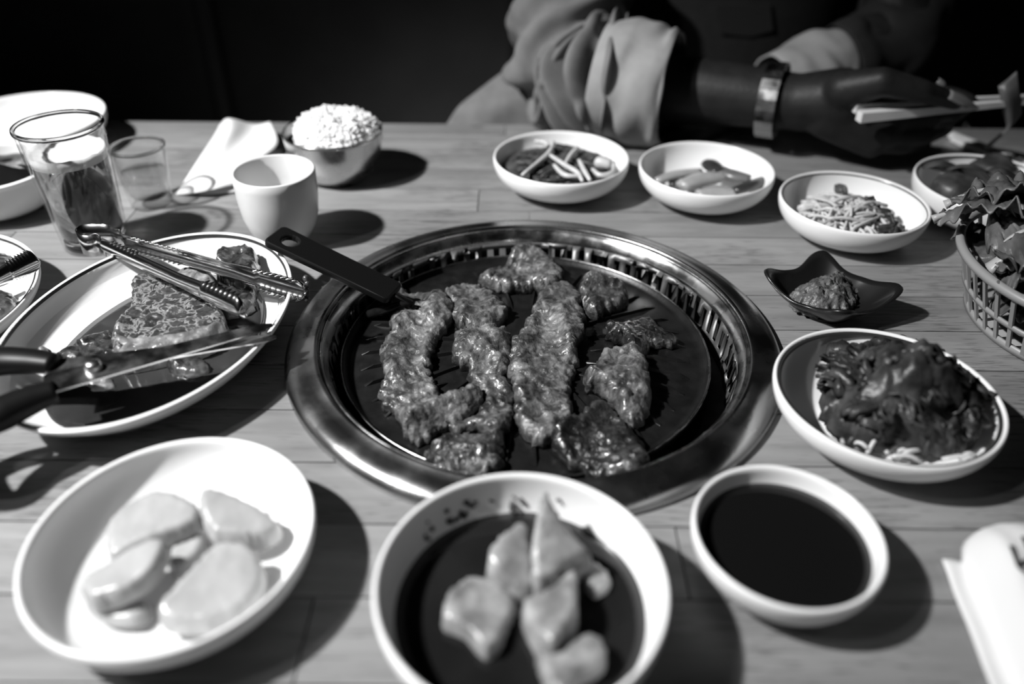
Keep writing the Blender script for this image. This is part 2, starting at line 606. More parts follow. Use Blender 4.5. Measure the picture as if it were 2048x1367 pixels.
# dark bench seat behind the table
bench = root('bench', (0, 1.4, 0), 'long dark upholstered bench behind the table, its back padded in tall panels', 'bench')
obj('seat', box(MB(), (-1.7, 1.05, 0.36), (1.7, 1.52, 0.45)), BENCHM, bench, mods=[('BEVEL', dict(width=0.02, segments=3))])
obj('base', box(MB(), (-1.7, 1.1, 0.0), (1.7, 1.5, 0.36)), BENCHM, bench, smooth=False)
xs = [-1.7, -1.15, -0.56, 0.02, 0.60, 1.16, 1.7]
for a, b in zip(xs[:-1], xs[1:]):
    obj('back_panel', box(MB(), (a + 0.012, 1.50, 0.43), (b - 0.012, 1.58, 1.05)), BENCHM, bench, mods=[('BEVEL', dict(width=0.025, segments=3))])
for a in xs[1:-1]:
    obj('back_strip', box(MB(), (a - 0.012, 1.505, 0.45), (a + 0.012, 1.56, 1.05)), BENCHTRIM, bench, smooth=False)

# ------------------------------------------------------------------ the table
RING_PTS = [(1040, 443), (1389, 510), (1557, 690), (1551, 784), (1493, 907), (572, 794), (662, 898), (826, 1000), (721, 526), (860, 459)]
RC, RR = fit_circle(RING_PTS, 0.006)
Y0, Y1, X0, X1 = 0.02, P(700, 246, 0).y, -0.80, 0.80
table = root('dining_table', (0, (Y0 + Y1) / 2, 0), 'wooden dining table of pale edge-joined boards with a round grill set into it', 'table')
rw = 0.0489
YB = 0.5003 - 10 * rw              # first joint line
rows = int(math.ceil((Y1 - YB) / rw))
HR = RR * 0.93
gap = 0.0005
for r in range(rows):
    y0, y1 = YB + r * rw + gap, min(YB + (r + 1) * rw, Y1) - gap
    if y1 - y0 < 0.005: continue
    rnd = random.Random(r * 13 + 5)
    cuts = [X0]
    x = X0 + rnd.uniform(0.18, 0.5)
    while x < X1 - 0.15:
        cuts.append(x); x += rnd.uniform(0.34, 0.62)
    cuts.append(X1)
    dmin = 0 if y0 <= RC.y <= y1 else min(abs(y0 - RC.y), abs(y1 - RC.y))
    hole = dmin < HR
    segs = []
    if hole:
        lx, rx = RC.x - HR, RC.x + HR
        L = [c for c in cuts if c < lx - 0.05]
        R_ = [c for c in cuts if c > rx + 0.05]
        for a, b in zip(L[:-1], L[1:]):
            segs.append((a, b, None))
        segs.append((L[-1], RC.x, 'L'))
        segs.append((RC.x, R_[0], 'R'))
        for a, b in zip(R_[:-1], R_[1:]):
            segs.append((a, b, None))
    else:
        segs = [(a, b, None) for a, b in zip(cuts[:-1], cuts[1:])]
    for a, b, side in segs:
        if side is None:
            poly = [(a + gap, y0), (b - gap, y0), (b - gap, y1), (a + gap, y1)]
        else:
            arc = []
            for k in range(13):
                y = y0 + (y1 - y0) * k / 12
                q = HR ** 2 - (y - RC.y) ** 2
                dx = math.sqrt(q) if q > 0 else 0.0
                arc.append((RC.x - dx - 0.0002 if side == 'L' else RC.x + dx + 0.0002, y))
            poly = [(a + gap, y1), (a + gap, y0)] + arc if side == 'L' else [(b - gap, y0), (b - gap, y1)] + arc[::-1]
        obj('board', prism(MB(), poly, T - 0.03, T), WOOD, table, smooth=False)
for sx in (-0.7, 0.7):
    for sy in (Y0 + 0.08, Y1 - 0.08):
        obj('leg', box(MB(), (sx - 0.03, sy - 0.03, 0), (sx + 0.03, sy + 0.03, T - 0.03)), BLACKPL, table, smooth=False)
for y in (Y0 + 0.07, Y1 - 0.09):
    obj('apron', box(MB(), (-0.67, y, T - 0.09), (0.67, y + 0.02, T - 0.03)), BLACKPL, table, smooth=False)

# ------------------------------------------------------------------ the grill
grill = root('table_grill', (RC.x, RC.y, T), 'round steel charcoal grill sunk into the middle of the table', 'grill')
R = RR
flange = [(R * 0.965, -0.004), (R, 0.0), (R + 0.0008, 0.002), (R, 0.0045), (R - 0.002, 0.0070), (R - 0.005, 0.0090), (R * 0.945, 0.0102), (R * 0.92, 0.0106),
          (R * 0.90, 0.0110), (R * 0.888, 0.0117), (R * 0.878, 0.0122), (R * 0.873, 0.0114), (R * 0.871, 0.0088)]
obj('rim', lathe(MB(), flange, grill['org'], 144), RINGSTEEL, grill)
step1 = [(R * 0.8715, 0.0090), (R * 0.868, 0.0078), (R * 0.863, 0.0078), (R * 0.860, 0.0090), (R * 0.856, 0.0086), (R * 0.845, 0.0055), (R * 0.836, 0.0028), (R * 0.832, 0.0008), (R * 0.831, -0.002)]
obj('inner_ledge', lathe(MB(), step1, grill['org'], 144), STEEL, grill)
# perforated inner wall: one sheet with real slots
mb = MB()
NS = 84
zt, zs1, zs0, zb = -0.0005, -0.0055, -0.0215, -0.032


def wr(z):
    return R * (0.831 - 0.02 * (z - zt) / (zb - zt))


for k in range(NS):
    a0, a1, a2 = 2 * PI * k / NS, 2 * PI * (k + 0.48) / NS, 2 * PI * (k + 1) / NS
    for (aa, bb, rowsz) in ((a0, a1, [(zt, zs1), (zs1, zs0), (zs0, zb)]), (a1, a2, [(zt, zs1), (zs0, zb)])):
        for z1, z0 in rowsz:
            q = [(wr(z) * math.cos(a), wr(z) * math.sin(a), z) for a, z in ((aa, z1), (bb, z1), (bb, z0), (aa, z0))]
            mb.add([Vector(p) + RC for p in q], [(0, 1, 2, 3)])
obj('slotted_wall', mb, WALLSTEEL, grill, mods=[('WELD', dict(merge_threshold=0.0001)), ('SOLIDIFY', dict(thickness=0.0012))])
obj('drum', lathe(MB(), [(R * 0.856, 0.004), (R * 0.856, -0.03), (R * 0.84, -0.11), (R * 0.5, -0.125), (0.001, -0.125)], grill['org'], 72), SOOT, grill)
obj('ash_shelf', lathe(MB(), [(R * 0.845, -0.032), (R * 0.74, -0.034), (R * 0.73, -0.042), (R * 0.70, -0.11)], grill['org'], 72), SOOT, grill)
mb = MB()
for k in range(40):
    a, rr_ = random.uniform(0, 2 * PI), R * 0.62 * math.sqrt(random.random())
    p = RC + Vector((rr_ * math.cos(a), rr_ * math.sin(a), -0.105 + random.random() * 0.02))
    capsule(mb, p, p + Vector((random.uniform(-.02, .02), random.uniform(-.02, .02), random.uniform(-.005, .01))), 0.011, 0.009, 6, 2)
co = obj('charcoal', mb, CHAR, grill, smooth=False)
co['kind'] = 'stuff'

# ------------------------------------------------------------------ the pan on the grill
PAN_PTS = [(789, 567), (740, 604), (707, 653), (693, 710), (703, 780), (728, 833), (756, 878), (797, 913), (1446, 788), (1442, 829)]
HP = -0.014
PC, PR = Vector((0.010, 0.493, T)), 0.139


def pan_z(x, y):
    q = min(math.hypot(x - PC.x, y - PC.y) / PR, 1.0)
    return T + HP - 0.004 + 0.008 * (1 - q * q)


pan = root('grill_pan', (PC.x, PC.y, T + HP), 'black round ribbed pan with a long black handle lying on the grill', 'pan')
prof = [(0.0005, -0.004), (PR * 0.9, -0.010), (PR - 0.001, -0.008), (PR + 0.0006, -0.002), (PR + 0.0008, 0.0010), (PR, 0.0018), (PR - 0.0012, 0.0010), (PR - 0.0025, -0.003)]
prof += [(PR * q, -0.004 + 0.008 * (1 - q * q)) for q in (0.95, 0.9, 0.8, 0.65, 0.5, 0.35, 0.2, 0.1, 0.004)]
obj('dish', lathe(MB(), prof, pan['org'], 120), IRON, pan)
mb = MB()
lathe(mb, [(PR - 0.0006, 0.0014), (PR + 0.0004, 0.0024), (PR + 0.0012, 0.0014), (PR + 0.0004, 0.0006)], pan['org'], 140, close=True)
obj('bright_edge', mb, STEEL, pan, label='thin worn bright edge of the black pan')
ridge = None
NR = 40
for k in range(NR):
    a = 2 * PI * (k + 0.3) / NR
    r0, r1 = PR * (0.36 if k % 2 else 0.52), PR * 0.90
    key = k % 2
    mb = MB()
    n = 8
    w2, hh = 0.0016, 0.0026
    vs, fs = [], []
    for i in range(n + 1):
        r_ = r0 + (r1 - r0) * i / n
        q = r_ / PR
        z = -0.004 + 0.008 * (1 - q * q)
        e = hh if 0 < i < n else 0.0003
        for dy, dz in ((-w2, -0.0004), (-w2 * 0.5, e), (w2 * 0.5, e), (w2, -0.0004)):
            vs.append((r_ * math.cos(a) - dy * math.sin(a), r_ * math.sin(a) + dy * math.cos(a), z + dz))
    for i in range(n):
        for j in range(3):
            fs.append((i * 4 + j, i * 4 + j + 1, i * 4 + j + 5, i * 4 + j + 4))
    mb.add([Vector(p) + Vector(pan['org']) for p in vs], fs)
    obj('rib', mb, IRON, pan, smooth=False)

# handle: a tapering flat bar with a hanging hole
hA, hB = P(554, 474, 0.042), P(790, 588, 0.012)
ax = (hB - hA)
hl = ax.length
ax.normalize()
sd = Vector((-ax.y, ax.x, 0)).normalized()
upv = ax.cross(sd)
if upv.z < 0:
    upv = -upv
hw = 0.0140
N = 64
out2 = []
def rr(L0, L1, W0, W1, rad):
    pts = []
    for cx, cy, a0 in ((L1 - 0.004, W1 - 0.004, 0), (L0 + rad, W0 - rad, 90), (L0 + rad, -W0 + rad, 180), (L1 - 0.004, -W1 + 0.004, 270)):
        r_ = 0.004 if cx > (L0 + L1) / 2 else rad
        for k in range(6):
            a = math.radians(a0 + 90 * k / 5)
            pts.append(Vector((cx + r_ * math.cos(a), cy + r_ * math.sin(a))))
    return pts
base2 = rr(-0.004, hl, hw, hw * 0.92, 0.005)
den = []
per = sum((base2[i] - base2[i - 1]).length for i in range(len(base2)))
for i in range(len(base2)):
    a, b = base2[i], base2[(i + 1) % len(base2)]
    kk = max(1, int((b - a).length / 0.006))
    for k in range(kk):
        den.append(a.lerp(b, k / kk))
hc = Vector((0.0120, 0.0))
vs, fs = [], []
nn = len(den)
for zz in (0.0028, -0.0028):
    for p in den:
        vs.append(hA + ax * p.x + sd * p.y + upv * zz)
    for p in den:
        a = math.atan2(p.y - hc.y, p.x - hc.x)
        vs.append(hA + ax * (hc.x + 0.0068 * math.cos(a)) + sd * (hc.y + 0.0070 * math.sin(a)) + upv * zz)
for i in range(nn):
    j = (i + 1) % nn
    fs += [(i, j, nn + j, nn + i), (2 * nn + i, 3 * nn + i, 3 * nn + j, 2 * nn + j), (i, 2 * nn + i, 2 * nn + j, j), (nn + i, nn + j, 3 * nn + j, 3 * nn + i)]
pan_h = obj('handle', MB().add(vs, fs), BLACKPL, pan, smooth=False, mods=[('BEVEL', dict(width=0.0015, segments=2))], label='black flat handle with a hanging hole')
mb = MB()
tube(mb, [hB - ax * 0.02, hB + ax * 0.012, Vector((PC.x, PC.y, 0)) + (Vector((hB.x, hB.y, 0)) - Vector((PC.x, PC.y, 0))).normalized() * PR * 0.97 + Vector((0, 0, T + HP))], [0.0024, 0.0035, 0.004], 10)
obj('handle_bracket', mb, IRON, pan_h)


# ------------------------------------------------------------------ meat on the pan
def meat(pts, label, thick=0.005, m=None, amp=0.0014, folds=(), seed=1.0, lift=0.0, lump=0.0016, step=0.0015, nscale=210, crumple=0.0016):
    h = HP + 0.004
    poly = px_poly(pts, h)
    fl = [(px2(*a, h), px2(*b, h), fh, fw) for a, b, fh, fw in folds]
    mb = patch(poly, lambda x, y: pan_z(x, y) + 0.0005 + lift, thick, step=step, amp=amp, folds=fl, seed=seed, lump=lump, nscale=nscale, jag=0.0026, crumple=crumple, fibre=seed * 1.9, curl=0.011)
    return thing('meat_slice', mb, m or GRILLED, label, 'meat', 'meat slices cooking on the pan')


meat([(792, 580), (800, 566), (818, 582), (850, 585), (892, 600), (905, 640), (893, 668), (872, 690), (862, 740), (882, 790), (900, 800), (930, 782), (955, 790), (962, 812),
      (930, 840), (890, 852), (845, 880), (812, 862), (785, 820), (758, 790), (770, 755), (762, 700), (782, 660), (778, 615)],
     'long pale grilled meat slice curving along the left of the pan, foot folded over', 0.006, seed=1.3,
     folds=[((800, 640), (790, 760), 0.004, 0.008), ((820, 850), (940, 800), 0.007, 0.008), ((870, 620), (850, 740), 0.002, 0.005)])
meat([(893, 590), (930, 572), (975, 585), (1000, 612), (1010, 640), (985, 668), (950, 672), (918, 664), (905, 630)],
     'rounded grilled meat slice with a crimped edge at the upper left of the pan', 0.007, seed=2.1,
     folds=[((920, 620), (930, 660), 0.003, 0.006), ((985, 612), (975, 660), 0.003, 0.005)])
meat([(918, 672), (960, 670), (1010, 678), (1022, 700), (1012, 745), (985, 760), (950, 752), (925, 735), (908, 720)],
     'small flat grilled meat slice in the middle of the pan below the crimped one', 0.006, GRILLED, seed=3.7,
     folds=[((940, 690), (1000, 735), 0.003, 0.006)])
meat([(935, 752), (1000, 758), (1025, 790), (1022, 850), (1000, 868), (950, 860), (905, 858), (890, 845), (935, 835), (962, 812), (950, 780)],
     'dark folded meat slice between the long left slice and the middle of the pan', 0.005, GRILLED2, seed=4.4,
     folds=[((945, 765), (1005, 775), 0.004, 0.006)])
meat([(850, 905), (870, 880), (905, 868), (955, 865), (1000, 858), (1008, 895), (1000, 925), (965, 945), (920, 955), (880, 940), (848, 930)],
     'ragged browned meat slice at the bottom left of the pan nearest the broth bowl', 0.006, GRILLED2, seed=5.2,
     folds=[((875, 885), (960, 900), 0.004, 0.008), ((1000, 870), (990, 925), 0.003, 0.004)])
meat([(1080, 598), (1120, 582), (1155, 590), (1168, 640), (1160, 690), (1150, 745), (1140, 790), (1150, 830), (1120, 862), (1085, 890), (1050, 870), (1028, 850), (1030, 790), (1018, 745), (1025, 705), (1055, 660), (1068, 625)],
     'largest grilled meat strip running down the middle of the pan', 0.007, seed=6.6,
     folds=[((1060, 660), (1035, 760), 0.004, 0.008), ((1120, 640), (1140, 720), 0.006, 0.006), ((1060, 770), (1100, 800), 0.003, 0.006)])
meat([(1158, 590), (1180, 570), (1220, 572), (1252, 585), (1250, 612), (1215, 625), (1190, 640), (1165, 630)],
     'curled meat slice at the top right beside the largest strip', 0.011, GRILLED2, seed=7.1, folds=[((1175, 585), (1235, 588), 0.005, 0.006)])
meat([(960, 562), (985, 545), (1012, 540), (1020, 518), (1050, 512), (1090, 520), (1118, 545), (1122, 575), (1095, 590), (1060, 582), (1020, 585), (985, 580)],
     'crumpled grilled meat slice farthest back on the pan', 0.010, GRILLED, seed=8.8, folds=[((1030, 530), (1060, 525), 0.009, 0.009), ((970, 562), (1010, 552), 0.003, 0.005)])
meat([(1208, 660), (1240, 652), (1280, 640), (1300, 635), (1320, 655), (1355, 680), (1330, 690), (1300, 688), (1285, 715), (1255, 705), (1240, 690), (1215, 680)],
     'pointed meat slice at the right edge over the pan ribs', 0.008, GRILLED_DIM, seed=9.9, folds=[((1215, 662), (1245, 685), 0.004, 0.005)])
meat([(1200, 722), (1240, 712), (1268, 705), (1285, 728), (1298, 790), (1295, 830), (1262, 848), (1235, 828), (1205, 792), (1172, 782), (1170, 765), (1190, 755)],
     'hooked meat slice curling at the right of the pan', 0.010, GRILLED, seed=10.3, folds=[((1175, 772), (1240, 815), 0.006, 0.006), ((1225, 720), (1270, 715), 0.004, 0.005)])
meat([(1095, 875), (1120, 860), (1160, 842), (1195, 818), (1225, 825), (1262, 850), (1285, 885), (1292, 930), (1255, 958), (1210, 955), (1160, 935), (1115, 905)],
     'broad browned meat slice at the bottom right of the pan, darkened for weaker light', 0.006, GRILLED_DIM, seed=11.5,
     folds=[((1110, 870), (1195, 825), 0.004, 0.006), ((1180, 860), (1260, 930), 0.003, 0.007), ((1240, 850), (1285, 930), 0.003, 0.004)])


# ------------------------------------------------------------------ bowls
def wall_curve(R, h, foot, n=14, p=0.85):
    return [(foot + (R - foot) * math.sin(PI / 2 * k / n) ** p, 0.003 + (h - 0.003) * (1 - math.cos(PI / 2 * k / n))) for k in range(n + 1)]


def dish_profile(R, h, foot, t=0.0032, lip=0.0, p=0.85):
    o = wall_curve(R, h - 0.0012, foot, p=p)
    pr = [(0.0005, 0.0028), (foot - 0.006, 0.0028), (foot - 0.005, 0.0), (foot - 0.0015, 0.0), (foot - 0.0005, 0.003)] + o[1:]
    if lip:
        pr += [(R + lip * 0.6, h - 0.0012), (R + lip, h - 0.0002)]
    pr += [(R + lip - 0.0006, h + 0.0006), (R - t * 0.4, h + 0.001), (R - t * 0.85, h), (R - t, h - 0.0016)]
    i = wall_curve(R - t, h - 0.0012, foot, p=p)
    pr += [(r, z + 0.0022 * (1 - k / len(i))) for k, (r, z) in list(enumerate(i[::-1]))[1:-1]]
    pr += [(foot * 0.9, 0.0062), (foot * 0.5, 0.006), (0.0005, 0.006)]
    return pr


def inner_r(R, h, foot, z, t=0.0032, p=0.85):
    i = wall_curve(R - t, h - 0.0012, foot, 60, p)
    for r, zz in i:
        if zz + 0.0011 >= z:
            return r - 0.0004
    return R - t


def make_bowl(name, c, R, h, foot, label, cat='bowl', stripe=0.0, lip=0.0, m=None, sx=1.0, sy=1.0, rot=0.0, p=0.85, group='white banchan dishes'):
    r = root(name, c, label, cat, group)
    bd = obj('body', lathe(MB(), dish_profile(R, h, foot, lip=lip, p=p), c, 96, sx, sy, rot), m or CERAMIC, r)
    if stripe:
        obj('pinstripe', lathe(MB(), [(R - 0.0032 - stripe, h - 0.0024), (R - 0.0034 - stripe * 0.5, h - 0.0008), (R - 0.0030, h - 0.0012)], (c[0], c[1], c[2] + 0.0006), 96, sx, sy, rot), STRIPE, bd,
            label='thin dark line round the rim')
    return r


def disc(c, R, z, seg=72, rings=10, rip=0.0, sx=1, sy=1, rot=0, seed=0):
    prof = [(max(R * k / rings, 0.0003), z) for k in range(rings, -1, -1)]
    mb = lathe(MB(), [(R, z - 0.002)] + prof, c, seg, sx, sy, rot)
    if rip:
        mb.v = [(x, y, zz + rip * noise.noise(Vector((x * 45 + seed, y * 45, seed)))) for x, y, zz in mb.v]
    return mb


# near left bowl: pickled radish slices
BL = [(28, 1171), (49, 1084), (113, 1001), (227, 922), (340, 884), (454, 878), (548, 907), (612, 960), (637, 1013), (624, 1092), (567, 1171), (472, 1243)]
c, R_ = fit_circle(BL, 0.031)
make_bowl('side_dish_bowl', c, R_, 0.031, R_ * 0.46, 'white bowl of thick pale radish slices nearest the left corner of the table')
blr = inner_r(R_, 0.031, R_ * 0.46, 0.0082)
thing('pickle_juice', disc(c, blr, 0.0080), WATERG, 'shallow clear juice under the radish slices in the near left bowl', 'juice')


def slice_thing(pts, h, thick, label, seed, m=RADISH, name='radish_slice', cat='radish', group='radish slices in the near left bowl', tilt=(0, 0), edge=0.0035, amp=0.0004, lump=0.0012):
    poly = px_poly(pts, h)
    cx, cy = np.mean(poly, 0)
    mb = patch(poly, lambda x, y: T + h - thick + tilt[0] * (x - cx) + tilt[1] * (y - cy), thick, step=0.0022, edge=edge, amp=amp, jag=0.0004, seed=seed, lump=lump, nscale=60)
    return thing(name, mb, m, label, cat, group)


slice_thing([(205, 1050), (225, 1020), (290, 985), (350, 985), (400, 1010), (390, 1040), (330, 1065), (270, 1085), (215, 1105)], 0.024, 0.011, 'radish slice at the back left of the bowl, dotted with dark specks', 1.0, tilt=(0.05, 0.1))
slice_thing([(395, 1010), (410, 978), (470, 985), (530, 1010), (558, 1035), (535, 1060), (480, 1068), (420, 1062)], 0.026, 0.011, 'radish slice at the back right of the bowl with a scalloped edge', 2.0, tilt=(-0.1, 0.05))
slice_thing([(155, 1145), (200, 1120), (270, 1085), (325, 1075), (335, 1095), (310, 1140), (265, 1170), (200, 1190), (165, 1185)], 0.029, 0.011, 'wedge-shaped radish slice leaning at the front left of the bowl', 3.0, tilt=(0.15, 0.05))
slice_thing([(310, 1205), (350, 1165), (395, 1120), (430, 1090), (490, 1085), (525, 1120), (520, 1170), (480, 1210), (420, 1235), (350, 1240), (318, 1230)], 0.023, 0.010, 'broad half-round radish slice at the front right of the bowl', 4.0, tilt=(-0.05, 0.12))
slice_thing([(170, 1190), (250, 1180), (300, 1200), (280, 1235), (220, 1240), (180, 1220)], 0.014, 0.006, 'small radish slice lying low beneath the leaning wedge', 5.0)
slice_thing([(330, 1110), (360, 1060), (400, 1050), (410, 1085), (380, 1120), (350, 1140)], 0.014, 0.006, 'small radish slice in shade at the centre of the near left bowl', 6.0)

# near middle bowl: radish cubes in broth
MID = [(746, 1180), (790, 1060), (872, 985), (960, 952), (1045, 942), (1130, 955), (1220, 1000), (1300, 1080), (1342, 1180), (1335, 1270)]
c, R_ = fit_circle(MID, 0.042)
MC, MR = c, R_
make_bowl('broth_bowl', c, R_, 0.042, R_ * 0.50, 'white bowl of radish chunks in dark broth at the near edge below the grill')
zb_ = 0.020
thing('broth', disc(c, inner_r(R_, 0.042, R_ * 0.50, zb_), zb_, rip=0.0006), BROTH, 'dark broth filling the bowl with radish chunks', 'broth')
KG = 'radish chunks in the broth bowl'


def chunk(pts, h, thick, label, seed, tilt=(0, 0)):
    return slice_thing(pts, h, thick, label, seed, CUBE, 'radish_chunk', 'radish', KG, tilt, 0.003, 0.0006, 0.0008)


chunk([(970, 1105), (1000, 1070), (1050, 1045), (1062, 1090), (1075, 1150), (1050, 1165), (1010, 1160), (980, 1130)], 0.036, 0.018, 'bright rough-sided radish chunk at the top of the broth bowl', 11, (-0.1, 0.2))
chunk([(1060, 1080), (1078, 1010), (1092, 990), (1130, 1040), (1190, 1090), (1150, 1110), (1105, 1145), (1068, 1148)], 0.042, 0.022, 'tall pointed radish chunk leaning at the back of the broth bowl', 12, (-0.25, 0.25))
chunk([(888, 1190), (905, 1165), (950, 1140), (1010, 1160), (1040, 1200), (1020, 1240), (995, 1290), (965, 1300), (930, 1260), (885, 1240)], 0.028, 0.012, 'mottled flat radish chunk at the left of the broth bowl', 13, (-0.1, -0.1))
chunk([(1040, 1185), (1095, 1165), (1150, 1125), (1160, 1180), (1155, 1230), (1125, 1275), (1100, 1295), (1060, 1250)], 0.036, 0.018, 'smooth radish chunk in the middle of the broth bowl, shaded on one side', 14, (0.2, -0.1))
chunk([(1070, 1290), (1110, 1290), (1180, 1255), (1215, 1285), (1210, 1320), (1160, 1350), (1130, 1400), (1095, 1360)], 0.031, 0.014, 'radish chunk at the front of the broth bowl, nearest the viewer', 15, (0.1, -0.1))
chunk([(1170, 1110), (1210, 1130), (1225, 1160), (1190, 1190), (1165, 1150)], 0.024, 0.006, 'sunken radish chunk at the right of the broth bowl', 16)
mb = MB()
rn = random.Random(3)
for k in range(26):
    a = math.radians(rn.uniform(70, 150))
    z = rn.uniform(0.022, 0.032)
    r_ = inner_r(MR, 0.042, MR * 0.50, z) - 0.0006
    p = MC + Vector((r_ * math.cos(a), r_ * math.sin(a), z))
    capsule(mb, p, p + Vector((rn.uniform(-.002, .002), rn.uniform(-.002, .002), rn.uniform(-.001, .001))), rn.uniform(.0006, .0016), .0008, 6, 2)
tag(obj('pepper_flakes', mb, KIMCHI, origin=MC), 'dark seasoning flakes stuck to the inside of the broth bowl', 'seasoning', kind='stuff')

# soy sauce cup
SOYP = [(1384, 1037), (1401, 979), (1452, 941), (1521, 929), (1589, 936), (1657, 965), (1726, 1013), (1767, 1064), (1780, 1122), (1760, 1170), (1692, 1214), (1623, 1228), (1521, 1204), (1435, 1146), (1398, 1088)]
c, R_ = fit_circle(SOYP, 0.030)
make_bowl('sauce_bowl', c, R_, 0.030, R_ * 0.42, 'small white round bowl filled with black soy sauce', p=0.8)
thing('soy_sauce', disc(c, inner_r(R_, 0.030, R_ * 0.42, 0.0205, p=0.8), 0.0205), SOY, 'black soy sauce filling the small white bowl', 'sauce')

# plate of dressed leaves at the right
KIM = [(1547, 742), (1567, 699), (1607, 672), (1661, 657), (1714, 655), (1794, 668), (1875, 699), (1955, 747), (2003, 800), (2022, 849), (2008, 889)]
c, R_ = fit_circle(KIM, 0.032)
KC, KR = c, R_
make_bowl('side_dish_plate', c, R_, 0.032, R_ * 0.44, 'white plate with a thin dark rim line, under a mound of dressed leaves', stripe=0.0022, p=1.0)
h = 0.012
mound = px_poly([(1640, 775), (1650, 740), (1700, 700), (1760, 680), (1830, 690), (1870, 720), (1910, 760), (1950, 820), (1945, 870), (1930, 905), (1860, 905), (1780, 900), (1700, 885), (1650, 840)], h)
mcx, mcy = px2(1795, 830, h)


def moundz(x, y):
    q = math.hypot((x - mcx) * 1.0, (y - mcy) * 1.1) / 0.045
    return 0.040 * math.exp(-q * q * 1.4)


mb = patch(mound, flat(0.009), 0.012, step=0.0022, edge=0.012, amp=0.004, nscale=70, jag=0.003, zf=moundz, lump=0.006, lscale=60, seed=21, crumple=0.005)
rn = random.Random(4)


def scrap(mb, c, L, W, rn, curl=0.3):
    """A small crumpled leaf scrap."""
    az, ti = rn.uniform(0, 2 * PI), rn.uniform(-0.7, 0.7)
    M = Matrix.Translation(c) @ Matrix.Rotation(az, 4, 'Z') @ Matrix.Rotation(ti, 4, 'X') @ Matrix.Rotation(rn.uniform(-.5, .5), 4, 'Y')
    s = rn.uniform(0, 99)
    vs, fs = [], []
    n, m = 8, 5
    for i in range(n + 1):
        for j in range(m + 1):
            u, v = i / n - 0.5, j / m - 0.5
            wv = W * (1 - (2 * abs(u)) ** 3 * 0.6)
            x, y = u * L, v * wv
            z = curl * L * (0.3 - u * u * 1.5 - v * v) + 0.004 * noise.noise(Vector((x * 150 + s, y * 150, s))) + 0.0025 * math.sin(v * 9 + s)
            vs.append(M @ Vector((x, y, z)))
    for i in range(n):
        for j in range(m):
            a = i * (m + 1) + j
            fs.append((a, a + 1, a + m + 2, a + m + 1))
    mb.add(vs, fs)


o = obj('dressed_leaves', mb, KIMCHI, origin=(KC.x, KC.y, T + 0.009))
tag(o, 'mound of dark dressed leaves heaped on the striped white plate', 'salad', kind='stuff')
mb = MB()
for k in range(150):
    for _ in range(50):
        x, y = KC.x + rn.uniform(-.06, .06), KC.y + rn.uniform(-.06, .06)
        if inside(x, y, mound):
            break
    scrap(mb, Vector((x, y, T + 0.018 + moundz(x, y) * 0.95 + rn.uniform(-.002, .004))), rn.uniform(.010, .024), rn.uniform(.006, .012), rn)
o2 = obj('leaf_scraps', mb, KIMCHI, o, mods=[('SOLIDIFY', dict(thickness=0.0012))])
o2['kind'] = 'stuff'
mb = MB()
for k in range(14):
    x, y = px2(rn.uniform(1640, 1950), rn.uniform(880, 930), 0.014)
    if math.hypot(x - KC.x, y - KC.y) > KR * 0.86: continue
    zz = 0.011 + 0.02 * max(0, math.hypot(x - KC.x, y - KC.y) / KR - 0.55)
    p = Vector((x, y, T + zz))
    d = Vector((rn.uniform(-1, 1), rn.uniform(-.5, .5), 0.1)).normalized() * rn.uniform(.005, .011)
    tube(mb, spline([p - d, p + Vector((0, 0, .003)), p + d], 6), 0.0014, 6)
o2 = obj('pale_shreds', mb, SPROUT, o, label='pale shreds at the foot of the mound')
o2['kind'] = 'stuff'


# three bowls at the back right
def strands(n, c, rad, z0, dome, rn, L=(0.03, 0.055), r=(0.0009, 0.0014), mb=None):
    mb = mb or MB()
    for k in range(n):
        a, q = rn.uniform(0, 2 * PI), math.sqrt(rn.random())
        p = Vector((c[0] + rad * q * math.cos(a), c[1] + rad * q * math.sin(a), c[2] + z0 + dome * (1 - q * q) * rn.uniform(0.5, 1.0)))
        b = rn.uniform(0, 2 * PI)
        d = Vector((math.cos(b), math.sin(b), rn.uniform(-.15, .25)))
        e = Vector((-d.y, d.x, 0)) * rn.uniform(-.5, .5)
        l = rn.uniform(*L) / 2
        pts = [p - d * l, p - d * l * .4 + e * l * .5 + Vector((0, 0, .003)), p + d * l * .4 + e * l * .4 + Vector((0, 0, .003)), p + d * l - Vector((0, 0, .002))]
        pts = [Vector((max(min(v.x, c[0] + rad * 1.1), c[0] - rad * 1.1), max(min(v.y, c[1] + rad * 1.1), c[1] - rad * 1.1), v.z)) for v in pts]
        for v in pts:
            q_ = math.hypot(v.x - c[0], v.y - c[1])
            if q_ > rad:
                v.x = c[0] + (v.x - c[0]) * rad / q_; v.y = c[1] + (v.y - c[1]) * rad / q_
            v.z = max(v.z, c[2] + z0 + 0.012 * max(0, min(q_, rad) / rad - 0.7))
        tube(mb, spline(pts, 8), rn.uniform(*r), 6)
    return mb


